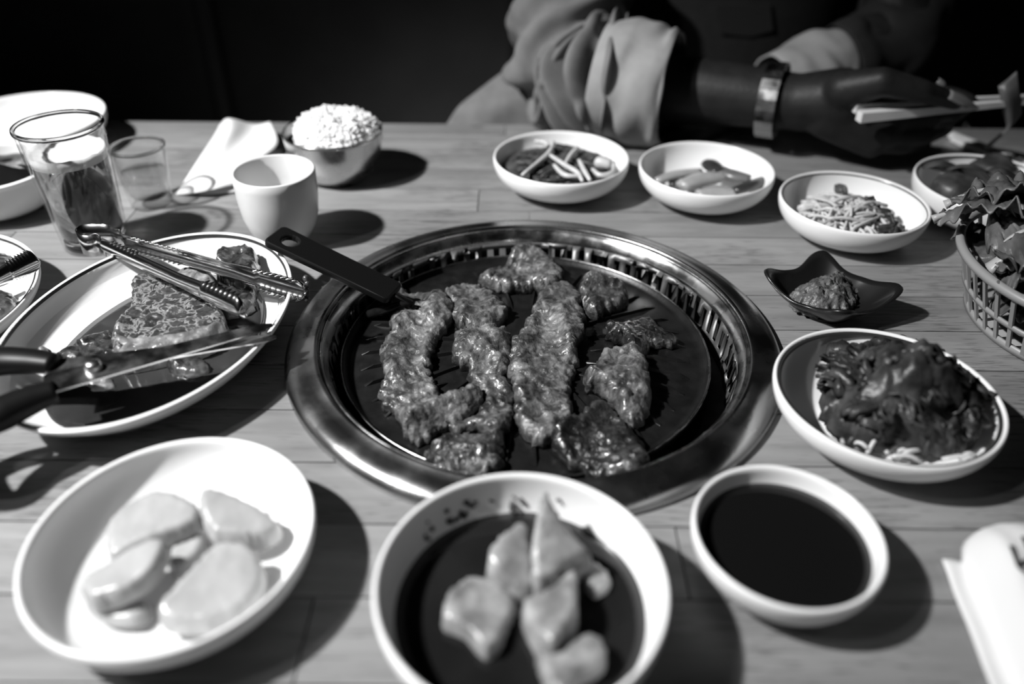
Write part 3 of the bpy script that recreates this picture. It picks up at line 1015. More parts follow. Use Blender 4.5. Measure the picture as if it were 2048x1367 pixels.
B1 = [(985, 315), (1000, 290), (1060, 267), (1112, 261), (1180, 269), (1230, 290), (1258, 322), (1245, 345), (1190, 368), (1120, 372), (1040, 354)]
c, R_ = fit_circle(B1, 0.033)
make_bowl('side_dish_bowl', c, R_, 0.033, R_ * 0.44, 'white bowl of dark greens crossed by pale sprout stems, behind the grill')
hb = 0.020
ir = inner_r(R_, 0.033, R_ * 0.44, hb)
poly = [(c.x + ir * 0.98 * math.cos(2 * PI * k / 20), c.y + ir * 0.98 * math.sin(2 * PI * k / 20)) for k in range(20)]
mb = patch(poly, flat(hb - 0.006), 0.010, step=0.0028, edge=0.02, amp=0.003, nscale=90, lump=0.003, lscale=70, seed=31)
strands(40, c, ir * 0.75, hb + 0.002, 0.005, random.Random(8), mb=mb)
tag(obj('seasoned_greens', mb, GREENS, origin=(c.x, c.y, T + hb)), 'dark seasoned greens filling the bowl behind the grill', 'greens', kind='stuff')
SG = 'long sprout stems across the greens'
for pts, lab in (([(1045, 350), (1080, 322), (1098, 305), (1108, 285)], 'longest pale sprout stem slanting across the left of the greens'),
                 ([(1100, 310), (1130, 330), (1155, 345), (1165, 362)], 'pale sprout stem running down the middle of the greens'),
                 ([(1130, 328), (1142, 310), (1155, 295)], 'short pale sprout stem near the back of the greens'),
                 ([(1108, 330), (1130, 350), (1160, 352)], 'pale sprout stem lying low at the front of the greens'),
                 ([(1158, 320), (1168, 340), (1180, 360)], 'pale sprout stem right of the middle of the greens'),
                 ([(1185, 338), (1200, 350), (1225, 345), (1228, 325)], 'curled pale sprout stem at the right of the greens'),
                 ([(1070, 282), (1090, 285), (1096, 290)], 'short pale sprout stem at the back left of the greens')):
    pp = [P(x, y, hb + 0.012) for x, y in pts]
    thing('bean_sprout', tube(MB(), spline(pp, 14), [0.0018 + 0.0008 * math.sin(PI * k / 13) for k in range(14)], 8), SPROUT, lab, 'sprout', SG)
thing('radish_shaving', capsule(MB(), P(1200, 325, hb + .010), P(1215, 328, hb + .010), .006, .005), SPROUT, 'plump pale slice shining at the right of the greens', 'radish')

B2 = [(1273, 325), (1300, 298), (1375, 284), (1450, 290), (1520, 315), (1554, 345), (1540, 372), (1480, 392), (1400, 392), (1320, 365)]
c, R_ = fit_circle(B2, 0.033)
make_bowl('side_dish_bowl', c, R_, 0.033, R_ * 0.42, 'white bowl of pale and dark pickle strips, middle of the three at the back')


def pickle(pts, h, w_, label, m, fl=0.55):
    pp = [P(x, y, h) for x, y in pts]
    n = 12
    rad = [w_ * (0.55 + 0.45 * math.sin(PI * (0.12 + 0.76 * k / (n - 1)))) for k in range(n)]
    thing('pickle_strip', tube(MB(), spline(pp, n), rad, 10, flat=fl, up=(0, 0, 1)), m, label, 'pickle', 'pickle strips in the middle back bowl')


DPICK = mat('dark_pickle', 0.022, rough=0.3, v2=0.05, scale=50, coat=0.3)
MPICK = mat('grey_pickle', 0.10, rough=0.35, v2=0.16, scale=50, coat=0.2)
pickle([(1312, 362), (1350, 350), (1402, 342)], 0.016, 0.007, 'long pale pickle strip at the left of its bowl', RADISH)
pickle([(1362, 372), (1400, 360), (1448, 352)], 0.018, 0.011, 'broad pale pickle strip in the middle of its bowl', RADISH)
pickle([(1395, 388), (1430, 385), (1470, 386)], 0.016, 0.009, 'pale pickle strip at the front of its bowl', RADISH)
pickle([(1412, 325), (1425, 332), (1440, 345)], 0.022, 0.010, 'black end of a pickle strip standing up in its bowl', DPICK)
pickle([(1430, 335), (1465, 350), (1500, 358)], 0.021, 0.009, 'grey-skinned pickle strip sloping at the back of its bowl', MPICK)
pickle([(1470, 382), (1505, 370), (1532, 358)], 0.018, 0.008, 'black pickle strip at the right of its bowl', DPICK)
pickle([(1340, 368), (1370, 366), (1405, 372)], 0.012, 0.006, 'dark pickle strip low between the pale ones', DPICK)

B3 = [(1551, 385), (1570, 360), (1650, 343), (1740, 352), (1830, 388), (1866, 430), (1850, 455), (1790, 472), (1710, 467), (1620, 435)]
c, R_ = fit_circle(B3, 0.033)
make_bowl('side_dish_bowl', c, R_, 0.033, R_ * 0.42, 'white bowl of pale shredded sprouts, rightmost of the three at the back', stripe=0.0003)
cc = Vector(P(1695, 432, 0.018)); cc.z = T
mb = strands(240, cc, 0.043, 0.009, 0.021, random.Random(12), L=(0.022, 0.045), r=(0.0011, 0.0018))
o = obj('shredded_sprouts', mb, SPROUT, origin=cc)
tag(o, 'heap of pale shredded sprouts in the rightmost back bowl', 'sprouts', kind='stuff')
mb = MB()
rn = random.Random(5)
for (x, y) in [(1683, 380), (1690, 395), (1740, 398), (1755, 410), (1765, 425), (1780, 440), (1800, 460), (1790, 462), (1700, 400), (1745, 437), (1770, 455)]:
    scrap(mb, P(x, y, 0.024), rn.uniform(.010, .018), rn.uniform(.006, .01), rn)
o2 = obj('leaf_scraps', mb, GREENS, o, mods=[('SOLIDIFY', dict(thickness=0.001))], label='dark leaf scraps among the sprouts')
o2['kind'] = 'stuff'

# shaded bowl of torn leaves behind the basket
B4 = [(1827, 347), (1837, 325), (1876, 311), (1931, 308), (1987, 314), (2048, 328), (1848, 375), (1889, 397)]
c, R_ = fit_circle(B4, 0.036)
R_ = min(R_, 0.075)
make_bowl('side_dish_bowl', c, R_, 0.036, R_ * 0.55, 'white bowl in shade behind the lettuce basket, holding dark torn leaves', stripe=0.001)
rn = random.Random(15)
TL = 'torn leaves in the shaded bowl'
for k, (x, y, l, lab) in enumerate([(1890, 340, .045, 'dark torn leaf at the left of the shaded bowl'), (1940, 350, .05, 'dark torn leaf in the middle of the shaded bowl'), (1975, 335, .05, 'tallest dark torn leaf standing in the shaded bowl'),
                               (2010, 355, .05, 'dark torn leaf at the right of the shaded bowl'), (1920, 380, .05, 'dark torn leaf at the front of the shaded bowl')]):
    mb = MB()
    scrap(mb, P(x, y, 0.030), l, l * 0.7, rn, 0.5)
    thing('torn_leaf', mb, GREENS, lab, 'leaf', TL, mods=[('SOLIDIFY', dict(thickness=0.0012)), ('SUBSURF', dict(levels=1, render_levels=1))])

# black square sauce dish
dl, dt, dr = P(1527, 545, 0.026), P(1642, 503, 0.026), P(1806, 578, 0.026)
dc = (dl + dr) / 2
db = dc * 2 - dt
dc = Vector((dc.x, dc.y, T))
dishr = root('sauce_dish', dc, 'black square dish with flared corners holding chunky paste', 'dish')
cor = [Vector((p.x, p.y)) - Vector((dc.x, dc.y)) for p in (dl, dt, dr, db)]
ang = [math.atan2(p.y, p.x) for p in cor]
rad_c = [p.length for p in cor]


def dish_edge(a):
    best, val = 0, 0
    s = wsum = 0
    for A, rc in zip(ang, rad_c):
        d = (a - A + PI) % (2 * PI) - PI
        wgt = math.exp(-(d / 0.55) ** 2)
        s += wgt * rc; wsum += wgt
    co = 0
    for A in ang:
        d = abs((a - A + PI) % (2 * PI) - PI)
        co = max(co, math.exp(-(d / 0.36) ** 2))
    return (s / wsum), co


mb = MB()
vs, fs = [], []
NA, NRr = 96, 12
for j in range(NA):
    a = 2 * PI * j / NA
    rc, co = dish_edge(a)
    re = rc * (0.765 + 0.235 * co)
    he = 0.017 + 0.010 * co
    for i in range(NRr + 1):
        q = i / NRr
        z = 0.0025 + (he - 0.0025) * max(0, (q - 0.42) / 0.58) ** 1.7
        vs.append((dc.x + re * q * math.cos(a), dc.y + re * q * math.sin(a), T + z))
for j in range(NA):
    k = (j + 1) % NA
    for i in range(NRr):
        fs.append((j * (NRr + 1) + i, k * (NRr + 1) + i, k * (NRr + 1) + i + 1, j * (NRr + 1) + i + 1))
mb.add(vs, fs)
obj('body', mb, GLOSSBLACK, dishr, mods=[('WELD', dict(merge_threshold=0.00005)), ('SOLIDIFY', dict(thickness=0.0025, offset=-1))])
obj('foot', lathe(MB(), [(0.021, 0.0002), (0.022, 0.003), (0.016, 0.003), (0.017, 0.0002)], dc, 48), GLOSSBLACK, dishr)
pst = px_poly([(1583, 590), (1602, 570), (1640, 552), (1682, 545), (1710, 558), (1716, 590), (1696, 614), (1650, 620), (1606, 610)], 0.012)
mb = patch(pst, flat(0.0035), 0.014, step=0.0012, edge=0.014, amp=0.0026, nscale=260, lump=0.004, lscale=120, seed=41, crumple=0.004, jag=0.003)
tag(obj('paste', mb, PASTE, origin=(dc.x, dc.y, T + .004)), 'chunky dark bean paste heaped in the black dish', 'paste', kind='stuff')

# ------------------------------------------------------------------ basket and lettuce
BK = [(1912, 456), (1931, 486), (1959, 522), (1992, 556), (2028, 584), (2048, 597)]
bh = 0.055
bq = [P(x, y, bh) for x, y in BK]
# oval basket: centre placed so that the rim passes through those points
best = None
for bR in np.arange(0.10, 0.16, 0.005):
    for cx in np.arange(0.36, 0.62, 0.005):
        for cy in np.arange(0.42, 0.66, 0.005):
            e = sum(abs(math.hypot(p.x - cx, (p.y - cy)) - bR) for p in bq)
            e += 0.5 * abs(bR - 0.106)
            if best is None or e < best[0]:
                best = (e, cx, cy, bR)
_, bcx, bcy, bR = best
BC = Vector((bcx, bcy, T))
bk = root('plastic_basket', BC, 'grey plastic lattice basket heaped with lettuce leaves at the right edge', 'basket')
fr = bR * 0.80
obj('rim', lathe(MB(), [(bR - 0.003, bh - 0.004), (bR - 0.0035, bh), (bR, bh + 0.0022), (bR + 0.0035, bh), (bR + 0.003, bh - 0.004), (bR, bh - 0.005)], BC, 110, close=True), BASKET, bk)
def br(z):
    return fr + (bR - fr) * z / bh
for z, w_ in ((0.004, 0.003), (0.024, 0.0019)):
    obj('hoop', lathe(MB(), [(br(z) - 0.001, z - w_), (br(z) + 0.0012, z - w_), (br(z) + 0.0012, z + w_), (br(z) - 0.001, z + w_)], BC, 110, close=True), BASKET, bk)
obj('floor_plate', lathe(MB(), [(0.0005, 0.001), (fr, 0.001), (fr, 0.003), (0.0005, 0.003)], BC, 72), BASKET, bk)
for k in range(46):
    a = 2 * PI * k / 46
    M = Matrix.Translation(BC) @ Matrix.Rotation(a, 4, 'Z')
    vs = []
    for z in (0.002, bh - 0.002):
        for dr_, dw in ((-0.0008, -0.0016), (0.0012, -0.0016), (0.0012, 0.0016), (-0.0008, 0.0016)):
            vs.append(M @ Vector((br(z) + dr_, dw, z)))
    obj('slat', MB().add(vs, [(0, 1, 5, 4), (1, 2, 6, 5), (2, 3, 7, 6), (3, 0, 4, 7), (0, 3, 2, 1), (4, 5, 6, 7)]), BASKET, bk, smooth=False)


def leaf(base, tip, width, label, seed, bend=0.03, ruffle=0.010, rollz=0.0):
    base, tip = Vector(base), Vector(tip)
    d = tip - base
    L = d.length
    d.normalize()
    side = d.cross(Vector((0, 0, 1))).normalized()
    up = side.cross(d)
    side = side * math.cos(rollz) + up * math.sin(rollz)
    up = side.cross(d)
    n, m = 56, 26
    vs, fs = [], []
    for i in range(n + 1):
        u = i / n
        w_ = width * (0.10 + 0.90 * math.sin(PI * min(u * 0.62 + 0.02, 1)) ** 1.3) * (1 if u < .86 else math.sqrt(max(1 - ((u - .86) / .15) ** 2, 0.02)))
        cen = base + d * (L * u) + up * (bend * math.sin(PI * u))
        for j in range(m + 1):
            v = 2 * j / m - 1
            av = abs(v)
            z = ruffle * 0.8 * (av ** 2.2) * math.sin(u * 17 + seed + (2 if v > 0 else 0)) * (0.4 + 0.6 * u)
            z += ruffle * 0.35 * av ** 4 * math.sin(u * 43 + seed * 2 + v * 2)
            z += width * 0.10 * av * av - width * 0.25 * max(0, av - 0.6) + 0.006 * noise.noise(Vector((u * 6 + seed, v * 2.5, seed)))
            z += 0.0022 * noise.noise(Vector((u * 22 + seed, v * 9, seed)))
            x = v * w_ * (1 + 0.05 * noise.noise(Vector((u * 14, v, seed))) * av)
            vs.append(cen + side * x + up * z)
    for i in range(n):
        for j in range(m):
            a = i * (m + 1) + j
            fs.append((a, a + 1, a + m + 2, a + m + 1))
    r = thing('lettuce_leaf', MB().add(vs, fs), LETTUCE, label, 'lettuce', 'lettuce leaves heaped in the basket', origin=base, mods=[('SOLIDIFY', dict(thickness=0.0012))])
    rp = [base + d * (L * u) + up * (bend * math.sin(PI * u) + 0.0012) for u in (-0.05, .12, .3, .5, .7, .85)]
    obj('leaf_rib', tube(MB(), spline(rp, 18), [0.0075 * (1 - 0.9 * (k / 17) ** 0.6) for k in range(18)], 8, flat=0.5, up=up), LETTUCERIB, r, label='pale stalk and midrib of the leaf')
    return r


leaf(P(1876, 438, 0.066), P(2095, 452, 0.078), 0.036, 'frilled lettuce leaf whose pale cut stalk juts over the basket rim', 1.0, bend=0.012, ruffle=0.009, rollz=0.5)
leaf(P(1900, 408, 0.074), P(2110, 412, 0.086), 0.036, 'dark lettuce leaf lying at the back of the basket', 2.3, bend=0.012, ruffle=0.010, rollz=0.25)
leaf(P(2100, 385, 0.085), P(1975, 405, 0.084), 0.026, 'folded lettuce leaf curling at the top of the heap', 3.1, bend=0.006, ruffle=0.006)
leaf(P(2120, 480, 0.075), P(1985, 505, 0.060), 0.034, 'lettuce leaf lying flat in the middle of the basket', 4.4, bend=0.012, ruffle=0.008)
leaf(P(1985, 535, 0.048), P(2110, 505, 0.065), 0.030, 'lettuce leaf with a pale stalk tucked inside the near basket wall', 5.6, bend=0.010, ruffle=0.008)
leaf(P(2130, 560, 0.060), P(2012, 560, 0.044), 0.032, 'dark lettuce leaf against the near wall of the basket', 6.9, bend=0.008, ruffle=0.007)
leaf(P(2070, 465, 0.045), P(1946, 508, 0.042), 0.028, 'lettuce leaf drooping inside the left end of the basket', 7.4, bend=0.006, ruffle=0.006)
leaf(P(2130, 630, 0.02), P(1990, 585, 0.022), 0.032, 'low lettuce leaf seen through the slats of the basket', 7.9, bend=0.004, ruffle=0.006)
leaf(P(2150, 520, 0.05), P(1975, 510, 0.030), 0.045, 'lettuce leaf deep at the bottom of the basket', 8.2, bend=0.0, ruffle=0.006)

# ------------------------------------------------------------------ white packet at the near right corner
pk = root('wipe_packet', P(2010, 1200, 0), 'white sealed packet with black lettering, cut off by the near right corner', 'packet')
A, B = P(1893, 1100, 0.010), P(2010, 1390, 0.010)
edge_d = (B - A).normalized()
inn = Vector((edge_d.y, -edge_d.x, 0))
if inn.x < 0: inn = -inn
Ln, Wn = 0.15, 0.075
n, m = 40, 30
vs, fs = [], []
for i in range(n + 1):
    for j in range(m + 1):
        u, v = i / n, j / m
        e = min(max(v - 0.12, 0) / 0.22, (0.98 - v) / 0.18 if v < .98 else 0, 1)
        e = max(e, 0)
        e2 = min(max(u - 0.0, 0) / 0.16, max(1 - u, 0) / 0.16, 1)
        z = 0.003 + 0.022 * math.sin(PI / 2 * e) ** 0.8 * math.sin(PI / 2 * e2) ** 0.7
        z += 0.0012 * math.sin(v * 40) * math.exp(-((v - 0.16) / 0.05) ** 2) + 0.0012 * noise.noise(Vector((u * 7, v * 9, 3)))
        back = 0.028 * math.sin(PI * min(max((v - 0.14) / 0.9, 0), 1)) ** 0.5 if v > 0.14 else 0
        p = A + edge_d * (Ln * u - back * (1 - u)) + inn * (Wn * v)
        vs.append((p.x, p.y, T + z))
for i in range(n):
    for j in range(m):
        a = i * (m + 1) + j
        fs.append((a, a + 1, a + m + 2, a + m + 1))
wrp = obj('wrapper', MB().add(vs, fs), PAPER, pk, mods=[('SOLIDIFY', dict(thickness=0.002, offset=-1))])
for (p1, p2) in (((2023, 1090), (2040, 1135)), ((2040, 1135), (2062, 1150)), ((2046, 1072), (2064, 1110)), ((2034, 1130), (2060, 1118))):
    tube_mb = MB()
    q1, q2 = P(*p1, 0.0262), P(*p2, 0.0262)
    obj('letter_stroke', tube(tube_mb, [q1, q2], 0.0013, 8, flat=0.15, up=(0, 0, 1)), PRINT, wrp)

# ------------------------------------------------------------------ back left: cup, rice, napkins, glasses
a, b = P(462, 345, 0.066), P(630, 335, 0.066)
c = (a + b) / 2; c.z = T
cr = (a - b).length / 2
cup = root('tea_cup', c, 'white handleless ceramic tea cup, empty, behind the pan handle', 'cup')
co_ = [(0.0005, 0.002), (cr * 0.50, 0.002), (cr * 0.52, 0.0), (cr * 0.60, 0.0), (cr * 0.65, 0.004), (cr * 0.83, 0.014), (cr * 0.935, 0.026), (cr * 0.985, 0.042), (cr * 0.998, 0.058), (cr, 0.0652),
       (cr - 0.0008, 0.0662), (cr - 0.0022, 0.0662), (cr - 0.003, 0.0650), (cr * 0.9, 0.045), (cr * 0.82, 0.028), (cr * 0.68, 0.014), (cr * 0.45, 0.0075), (0.0005, 0.0065)]
obj('body', lathe(MB(), co_, c, 72), CUPWARE, cup)

a, b = P(563, 268, 0.05), P(764, 252, 0.05)
c = (a + b) / 2; c.z = T
rr_ = (a - b).length / 2
rb = root('rice_bowl', c, 'stainless steel bowl of white rice at the far edge of the table', 'bowl')
ro = [(0.0005, 0.002), (rr_ * 0.5, 0.002), (rr_ * 0.54, 0.0), (rr_ * 0.60, 0.001), (rr_ * 0.76, 0.010), (rr_ * 0.90, 0.022), (rr_ * 0.97, 0.036), (rr_ * 0.99, 0.047), (rr_ * 1.0, 0.050), (rr_ * 0.985, 0.0510),
      (rr_ * 0.97, 0.049), (rr_ * 0.95, 0.036), (rr_ * 0.88, 0.023), (rr_ * 0.72, 0.012), (rr_ * 0.4, 0.005), (0.0005, 0.004)]
obj('body', lathe(MB(), ro, c, 96), STEEL, rb)
rc_ = P(668, 255, 0.056)
poly = [(c.x + 0.012 * 0 + rr_ * (0.88 + 0.05 * math.sin(3 * t_)) * math.cos(t_) + 0.004, c.y + rr_ * 0.90 * math.sin(t_)) for t_ in [2 * PI * k / 18 for k in range(18)]]
mb = patch(poly, flat(0.038), 0.026, step=0.0025, edge=0.026, amp=0.002, nscale=110, lump=0.005, lscale=55, seed=51, crumple=0.003)
top = [Vector(p) for p in mb.v]
rn = random.Random(6)
for k in range(1000):
    p = rn.choice(top)
    if p.z < T + 0.042: continue
    d = Vector((rn.uniform(-1, 1), rn.uniform(-1, 1), rn.uniform(-.4, .4))).normalized() * 0.0020
    capsule(mb, p - d + Vector((0, 0, .0004)), p + d + Vector((0, 0, .0003)), 0.0010, 0.0009, 6, 2)
tag(obj('rice', mb, RICE, origin=(c.x, c.y, T + 0.034)), 'mound of cooked white rice in the steel bowl', 'rice', kind='stuff')


def sheet(grid, m=24):
    """Smooth sheet through a coarse grid of points (rows of Vectors)."""
    rows_ = [spline(r, m) for r in grid]
    cols = [spline([rows_[i][j] for i in range(len(rows_))], m) for j in range(m)]
    vs = [cols[j][i] for i in range(m) for j in range(m)]
    fs = [(i * m + j, i * m + j + 1, (i + 1) * m + j + 1, (i + 1) * m + j) for i in range(m - 1) for j in range(m - 1)]
    return MB().add(vs, fs)


NG = 'napkins beside the tea cup'
g1 = [[P(352, 388, .001), P(385, 385, .006), P(425, 378, .010), P(468, 368, .008)],
      [P(392, 325, .004), P(425, 315, .014), P(465, 312, .012), P(520, 318, .010)],
      [P(425, 275, .006), P(455, 262, .022), P(500, 268, .012), P(555, 285, .012)],
      [P(440, 248, .010), P(458, 236, .026), P(508, 248, .012), P(540, 243, .018), P(566, 252, .012)][:4]]
thing('napkin', sheet(g1), PAPER, 'rumpled white paper napkin, uppermost, spread behind the tea cup', 'napkin', NG, mods=[('SOLIDIFY', dict(thickness=0.001))])
g2 = [[P(398, 388, .0015), P(430, 386, .003), P(470, 382, .003), P(500, 376, .002)],
      [P(430, 340, .002), P(460, 335, .003), P(500, 335, .003), P(545, 335, .002)],
      [P(470, 300, .002), P(500, 295, .003), P(535, 295, .003), P(565, 300, .002)]]
thing('napkin', sheet(g2, 16), PAPER, 'flat white paper napkin under the rumpled one', 'napkin', NG, mods=[('SOLIDIFY', dict(thickness=0.0008))])

# shot glass
a, b = P(216, 300, 0.058), P(329, 285, 0.058)
c = (a + b) / 2; c.z = T
sr = (a - b).length / 2
sg = root('shot_glass', c, 'small clear shot glass beside the beer glass', 'glass')
b0 = sr * 0.80
sgb = obj('body', lathe(MB(), [(0.0005, 0.0005), (b0 - 0.001, 0.0005), (b0, 0.0015), (b0 + 0.0002, 0.006), (sr, 0.0575), (sr - 0.0007, 0.0583), (sr - 0.0014, 0.0575), (b0 - 0.0015, 0.012), (b0 - 0.004, 0.009), (0.0005, 0.0085)], c, 64), GLASS, sg)
obj('rim_bead', lathe(MB(), [(sr - 0.0022, 0.0574), (sr - 0.0009, 0.0594), (sr + 0.0007, 0.0586), (sr + 0.0006, 0.0568), (sr - 0.0010, 0.0562)], c, 64, close=True), CUTGLASS, sgb)
SPIRIT = mat('melt_water', 0.95, rough=0.0, trans=1.0, ior=1.33)
thing('spirit', lathe(MB(), [(0.0005, 0.0092), (b0 - 0.004, 0.0097), (b0 - 0.0018, 0.0125), (b0 - 0.0016 + (sr - b0) * 0.45, 0.034), (0.0005, 0.034)], c, 56), WATERG, 'clear drink half filling the shot glass', 'drink')

# beer glass
gh = 0.108
a, b = P(22, 262, gh), P(206, 240, gh)
c = (a + b) / 2; c.z = T
gr = (a - b).length / 2
g0 = gr * 0.80
bg = root('beer_glass', c, 'tall clear tumbler of beer with a head of foam, at the left', 'glass')
bgb = obj('body', lathe(MB(), [(0.0005, 0.0006), (g0 - 0.0015, 0.0006), (g0, 0.002), (g0 + 0.0002, 0.006), (gr, gh - 0.001), (gr + 0.0003, gh + 0.0002), (gr - 0.0006, gh + 0.0012), (gr - 0.0018, gh + 0.0006), (gr - 0.0022, gh - 0.001),
                           (g0 - 0.002, 0.013), (g0 - 0.006, 0.010), (0.0005, 0.0095)], c, 80), GLASS, bg)


obj('rim_bead', lathe(MB(), [(gr - 0.0026, gh - 0.0004), (gr - 0.0014, gh + 0.0020), (gr + 0.0006, gh + 0.0016), (gr + 0.0010, gh - 0.0006), (gr - 0.0006, gh - 0.0022)], c, 80, close=True), CUTGLASS, bgb)
obj('thick_base', lathe(MB(), [(0.0005, 0.0008), (g0 - 0.003, 0.0008), (g0 - 0.0016, 0.003), (g0 - 0.0022, 0.0085), (g0 - 0.006, 0.0092), (0.0005, 0.0088)], c, 72), CUTGLASS, bgb)


def gin(z):
    return g0 - 0.0024 + (gr - g0) * (z - 0.012) / (gh - 0.012)


fz0, fz1 = 0.079, 0.087
thing('beer', lathe(MB(), [(0.0005, 0.0102), (g0 - 0.0065, 0.0106), (gin(0.0138), 0.0138), (gin(fz0), fz0), (0.0005, fz0)], c, 72), BEER, 'beer in the tall tumbler', 'drink')
mb = lathe(MB(), [(0.0005, fz0 + 0.0002), (gin(fz0), fz0 + 0.0002), (gin(fz1), fz1 + 0.001), (gin(fz1) * 0.9, fz1 - 0.001), (gin(fz1) * 0.7, fz1 - 0.0025), (gin(fz1) * 0.35, fz1 - 0.003), (0.0005, fz1 - 0.003)], c, 72)
mb.v = [(x, y, z + (0.0012 * noise.noise(Vector((x * 160, y * 160, 2))) if z > T + fz0 + 0.002 else 0.0)) for x, y, z in mb.v]
thing('beer_foam', mb, FOAM, 'white foam on top of the beer', 'foam')
mb = MB()
a0 = math.radians(60)
for k in range(9):
    if k == 5: continue
    a = a0 - k * 0.07
    for z in (0.0, 0.0018):
        r_ = gr - 0.0004 - (gh - 0.010) * 0
        p = c + Vector((math.cos(a), math.sin(a), 0)) * (gr - (gr - g0) * 0.10 + 0.0003) + Vector((0, 0, gh - 0.0125 + z))
        tt = Vector((-math.sin(a), math.cos(a), 0))
        tube(mb, [p - tt * 0.0008, p + tt * 0.0008], 0.0006, 5)
o = obj('rim_print', mb, PRINT, bgb, label='tiny dark lettering near the rim'); o['kind'] = 'stuff'

# big white dish at the far left
BP = [(0, 197), (57, 191), (114, 190), (171, 197), (200, 207), (210, 218), (200, 235)]
hh_ = 0.034
e = P(212, 218, hh_)
c = P(45, 236, hh_); c.z = T
bpr = (Vector((e.x, e.y, 0)) - Vector((c.x, c.y, 0))).length
big = make_bowl('serving_bowl', c, bpr, hh_, bpr * 0.55, 'large empty white serving bowl at the far left corner', group=None, p=1.0)

# white bowl of dark stew at the left edge
c = P(-25, 332, 0.042); c.z = T
e = P(98, 335, 0.042)
sr_ = (Vector((e.x, e.y, 0)) - Vector((c.x, c.y, 0))).length
make_bowl('stew_bowl', c, sr_, 0.042, sr_ * 0.55, 'white bowl of glossy dark stew at the left edge behind the beer glass', lip=0.002, group=None)
hz = 0.032
mb = disc(c, inner_r(sr_, 0.042, sr_ * 0.55, hz), hz)
mb.v = [(x, y, z + max(0, 0.012 - 0.35 * math.hypot(x - c.x - 0.01, y - c.y)) + 0.003 * noise.noise(Vector((x * 60, y * 60, 1)))) for x, y, z in mb.v]
thing('stew', mb, mat('dark_stew', 0.008, rough=0.12, spec=0.5), 'glossy dark stew domed in the white bowl at the left edge', 'stew')

# ------------------------------------------------------------------ left plate with tongs
LP = [(0, 456), (32, 472), (53, 500), (68, 537), (64, 569), (48, 609), (24, 633), (0, 648)]
R_ = 0.112
lq = [P(x, y, 0.024) for x, y in LP]
_, lx, ly = min((sum(abs(math.hypot(p.x - x, p.y - y) - R_) for p in lq), x, y) for x in np.arange(-0.52, -0.42, 0.002) for y in np.arange(0.42, 0.54, 0.002))
c = Vector((lx, ly, T))
LC, LR = c, R_
make_bowl('meat_plate', c, R_, 0.024, R_ * 0.6, 'white plate with a dark rim line, half out of the left edge, holding dark cuts', stripe=0.0014, cat='plate', group=None, p=1.0)
for k, (pts, lab) in enumerate([([(-30, 510), (0, 500), (20, 505), (25, 525), (0, 540), (-35, 535)], 'dark cut at the back of the left plate'),
                                ([(-30, 580), (5, 575), (25, 580), (30, 600), (10, 618), (-30, 615)], 'dark cut at the front of the left plate')]):
    mb = patch(px_poly(pts, 0.016), flat(0.0065), 0.010, amp=0.0012, seed=61 + k, lump=0.002)
    thing('meat_chunk', mb, RAWDARK, lab, 'meat', 'dark cuts on the left plate')


# ------------------------------------------------------------------ oval platter
PL = [(0, 677), (103, 581), (203, 518), (309, 482), (378, 464), (447, 464), (516, 482), (564, 509), (584, 540), (581, 578), (567, 622), (547, 664), (447, 746), (344, 808), (241, 845), (137, 862), (52, 858)]
ph = 0.031
c, ea, eb, er = fit_ellipse(PL, ph)
OC = c
plat = root('oval_platter', c, 'large white oval platter with a dark rim line, holding raw marinated meat', 'platter')


def oval_prof(R, h, t=0.004):
    foot = R * 0.60
    return [(0.0005, 0.002), (foot - 0.006, 0.002), (foot - 0.004, 0), (foot, 0), (R * 0.72, 0.004), (R * 0.84, 0.011), (R * 0.93, 0.020), (R * 0.98, h - 0.006), (R, h - 0.0022), (R + 0.0006, h - 0.0006), (R - 0.0006, h + 0.0002),
            (R - 0.003, h - 0.0002), (R * 0.958, h - 0.0052), (R * 0.93, h - 0.0100), (R * 0.885, h - 0.0165), (R * 0.83, 0.0110), (R * 0.76, 0.0075), (R * 0.66, 0.0054), (0.0005, 0.0048)]


pbd = obj('body', lathe(MB(), oval_prof(ea, ph), c, 140, 1.0, eb / ea, er), CERAMIC, plat)
obj('pinstripe', lathe(MB(), [(ea - 0.0036, ph - 0.0004), (ea - 0.0048, ph - 0.0026)], (c.x, c.y, c.z + 0.0003), 140, 1.0, eb / ea, er), STRIPE, pbd, label='thin dark line round the rim')
MARIN = mat('marinade', 0.02, rough=0.06, v2=0.035, scale=20)
thing('marinade', disc((c.x + 0.004, c.y - 0.006, c.z), ea * 0.78, 0.0098, sx=1, sy=eb / ea * 0.92, rot=er, rip=0.0003), MARIN, 'thin dark marinade pooled in the oval platter', 'marinade')

hm = 0.022
slab = px_poly([(266, 557), (309, 548), (360, 560), (410, 585), (447, 618), (450, 645), (420, 668), (350, 690), (280, 705), (230, 708), (220, 672), (240, 640), (262, 605)], hm)
fx0, fx1 = px2(225, 690, hm), px2(435, 650, hm)
mb = patch(slab, flat(0.008), 0.017, step=0.0018, edge=0.005, amp=0.0012, nscale=110, lump=0.003, seed=71, jag=0.001,
           folds=[(px2(270, 570, hm), px2(240, 660, hm), 0.004, 0.006)])
thing('beef_slab', mb, RAW, 'thick raw meat slab with a pale honeycomb fat pattern, centre of the oval platter', 'meat')
fatp = px_poly([(222, 668), (235, 655), (262, 672), (330, 668), (400, 655), (440, 640), (446, 655), (400, 684), (330, 700), (270, 712), (232, 712)], 0.024)
thing('fat_strip', patch(fatp, flat(0.010), 0.0165, step=0.0016, edge=0.006, amp=0.0010, seed=72, lump=0.002), FAT, 'pale strip of fat along the near side of the raw slab', 'meat')
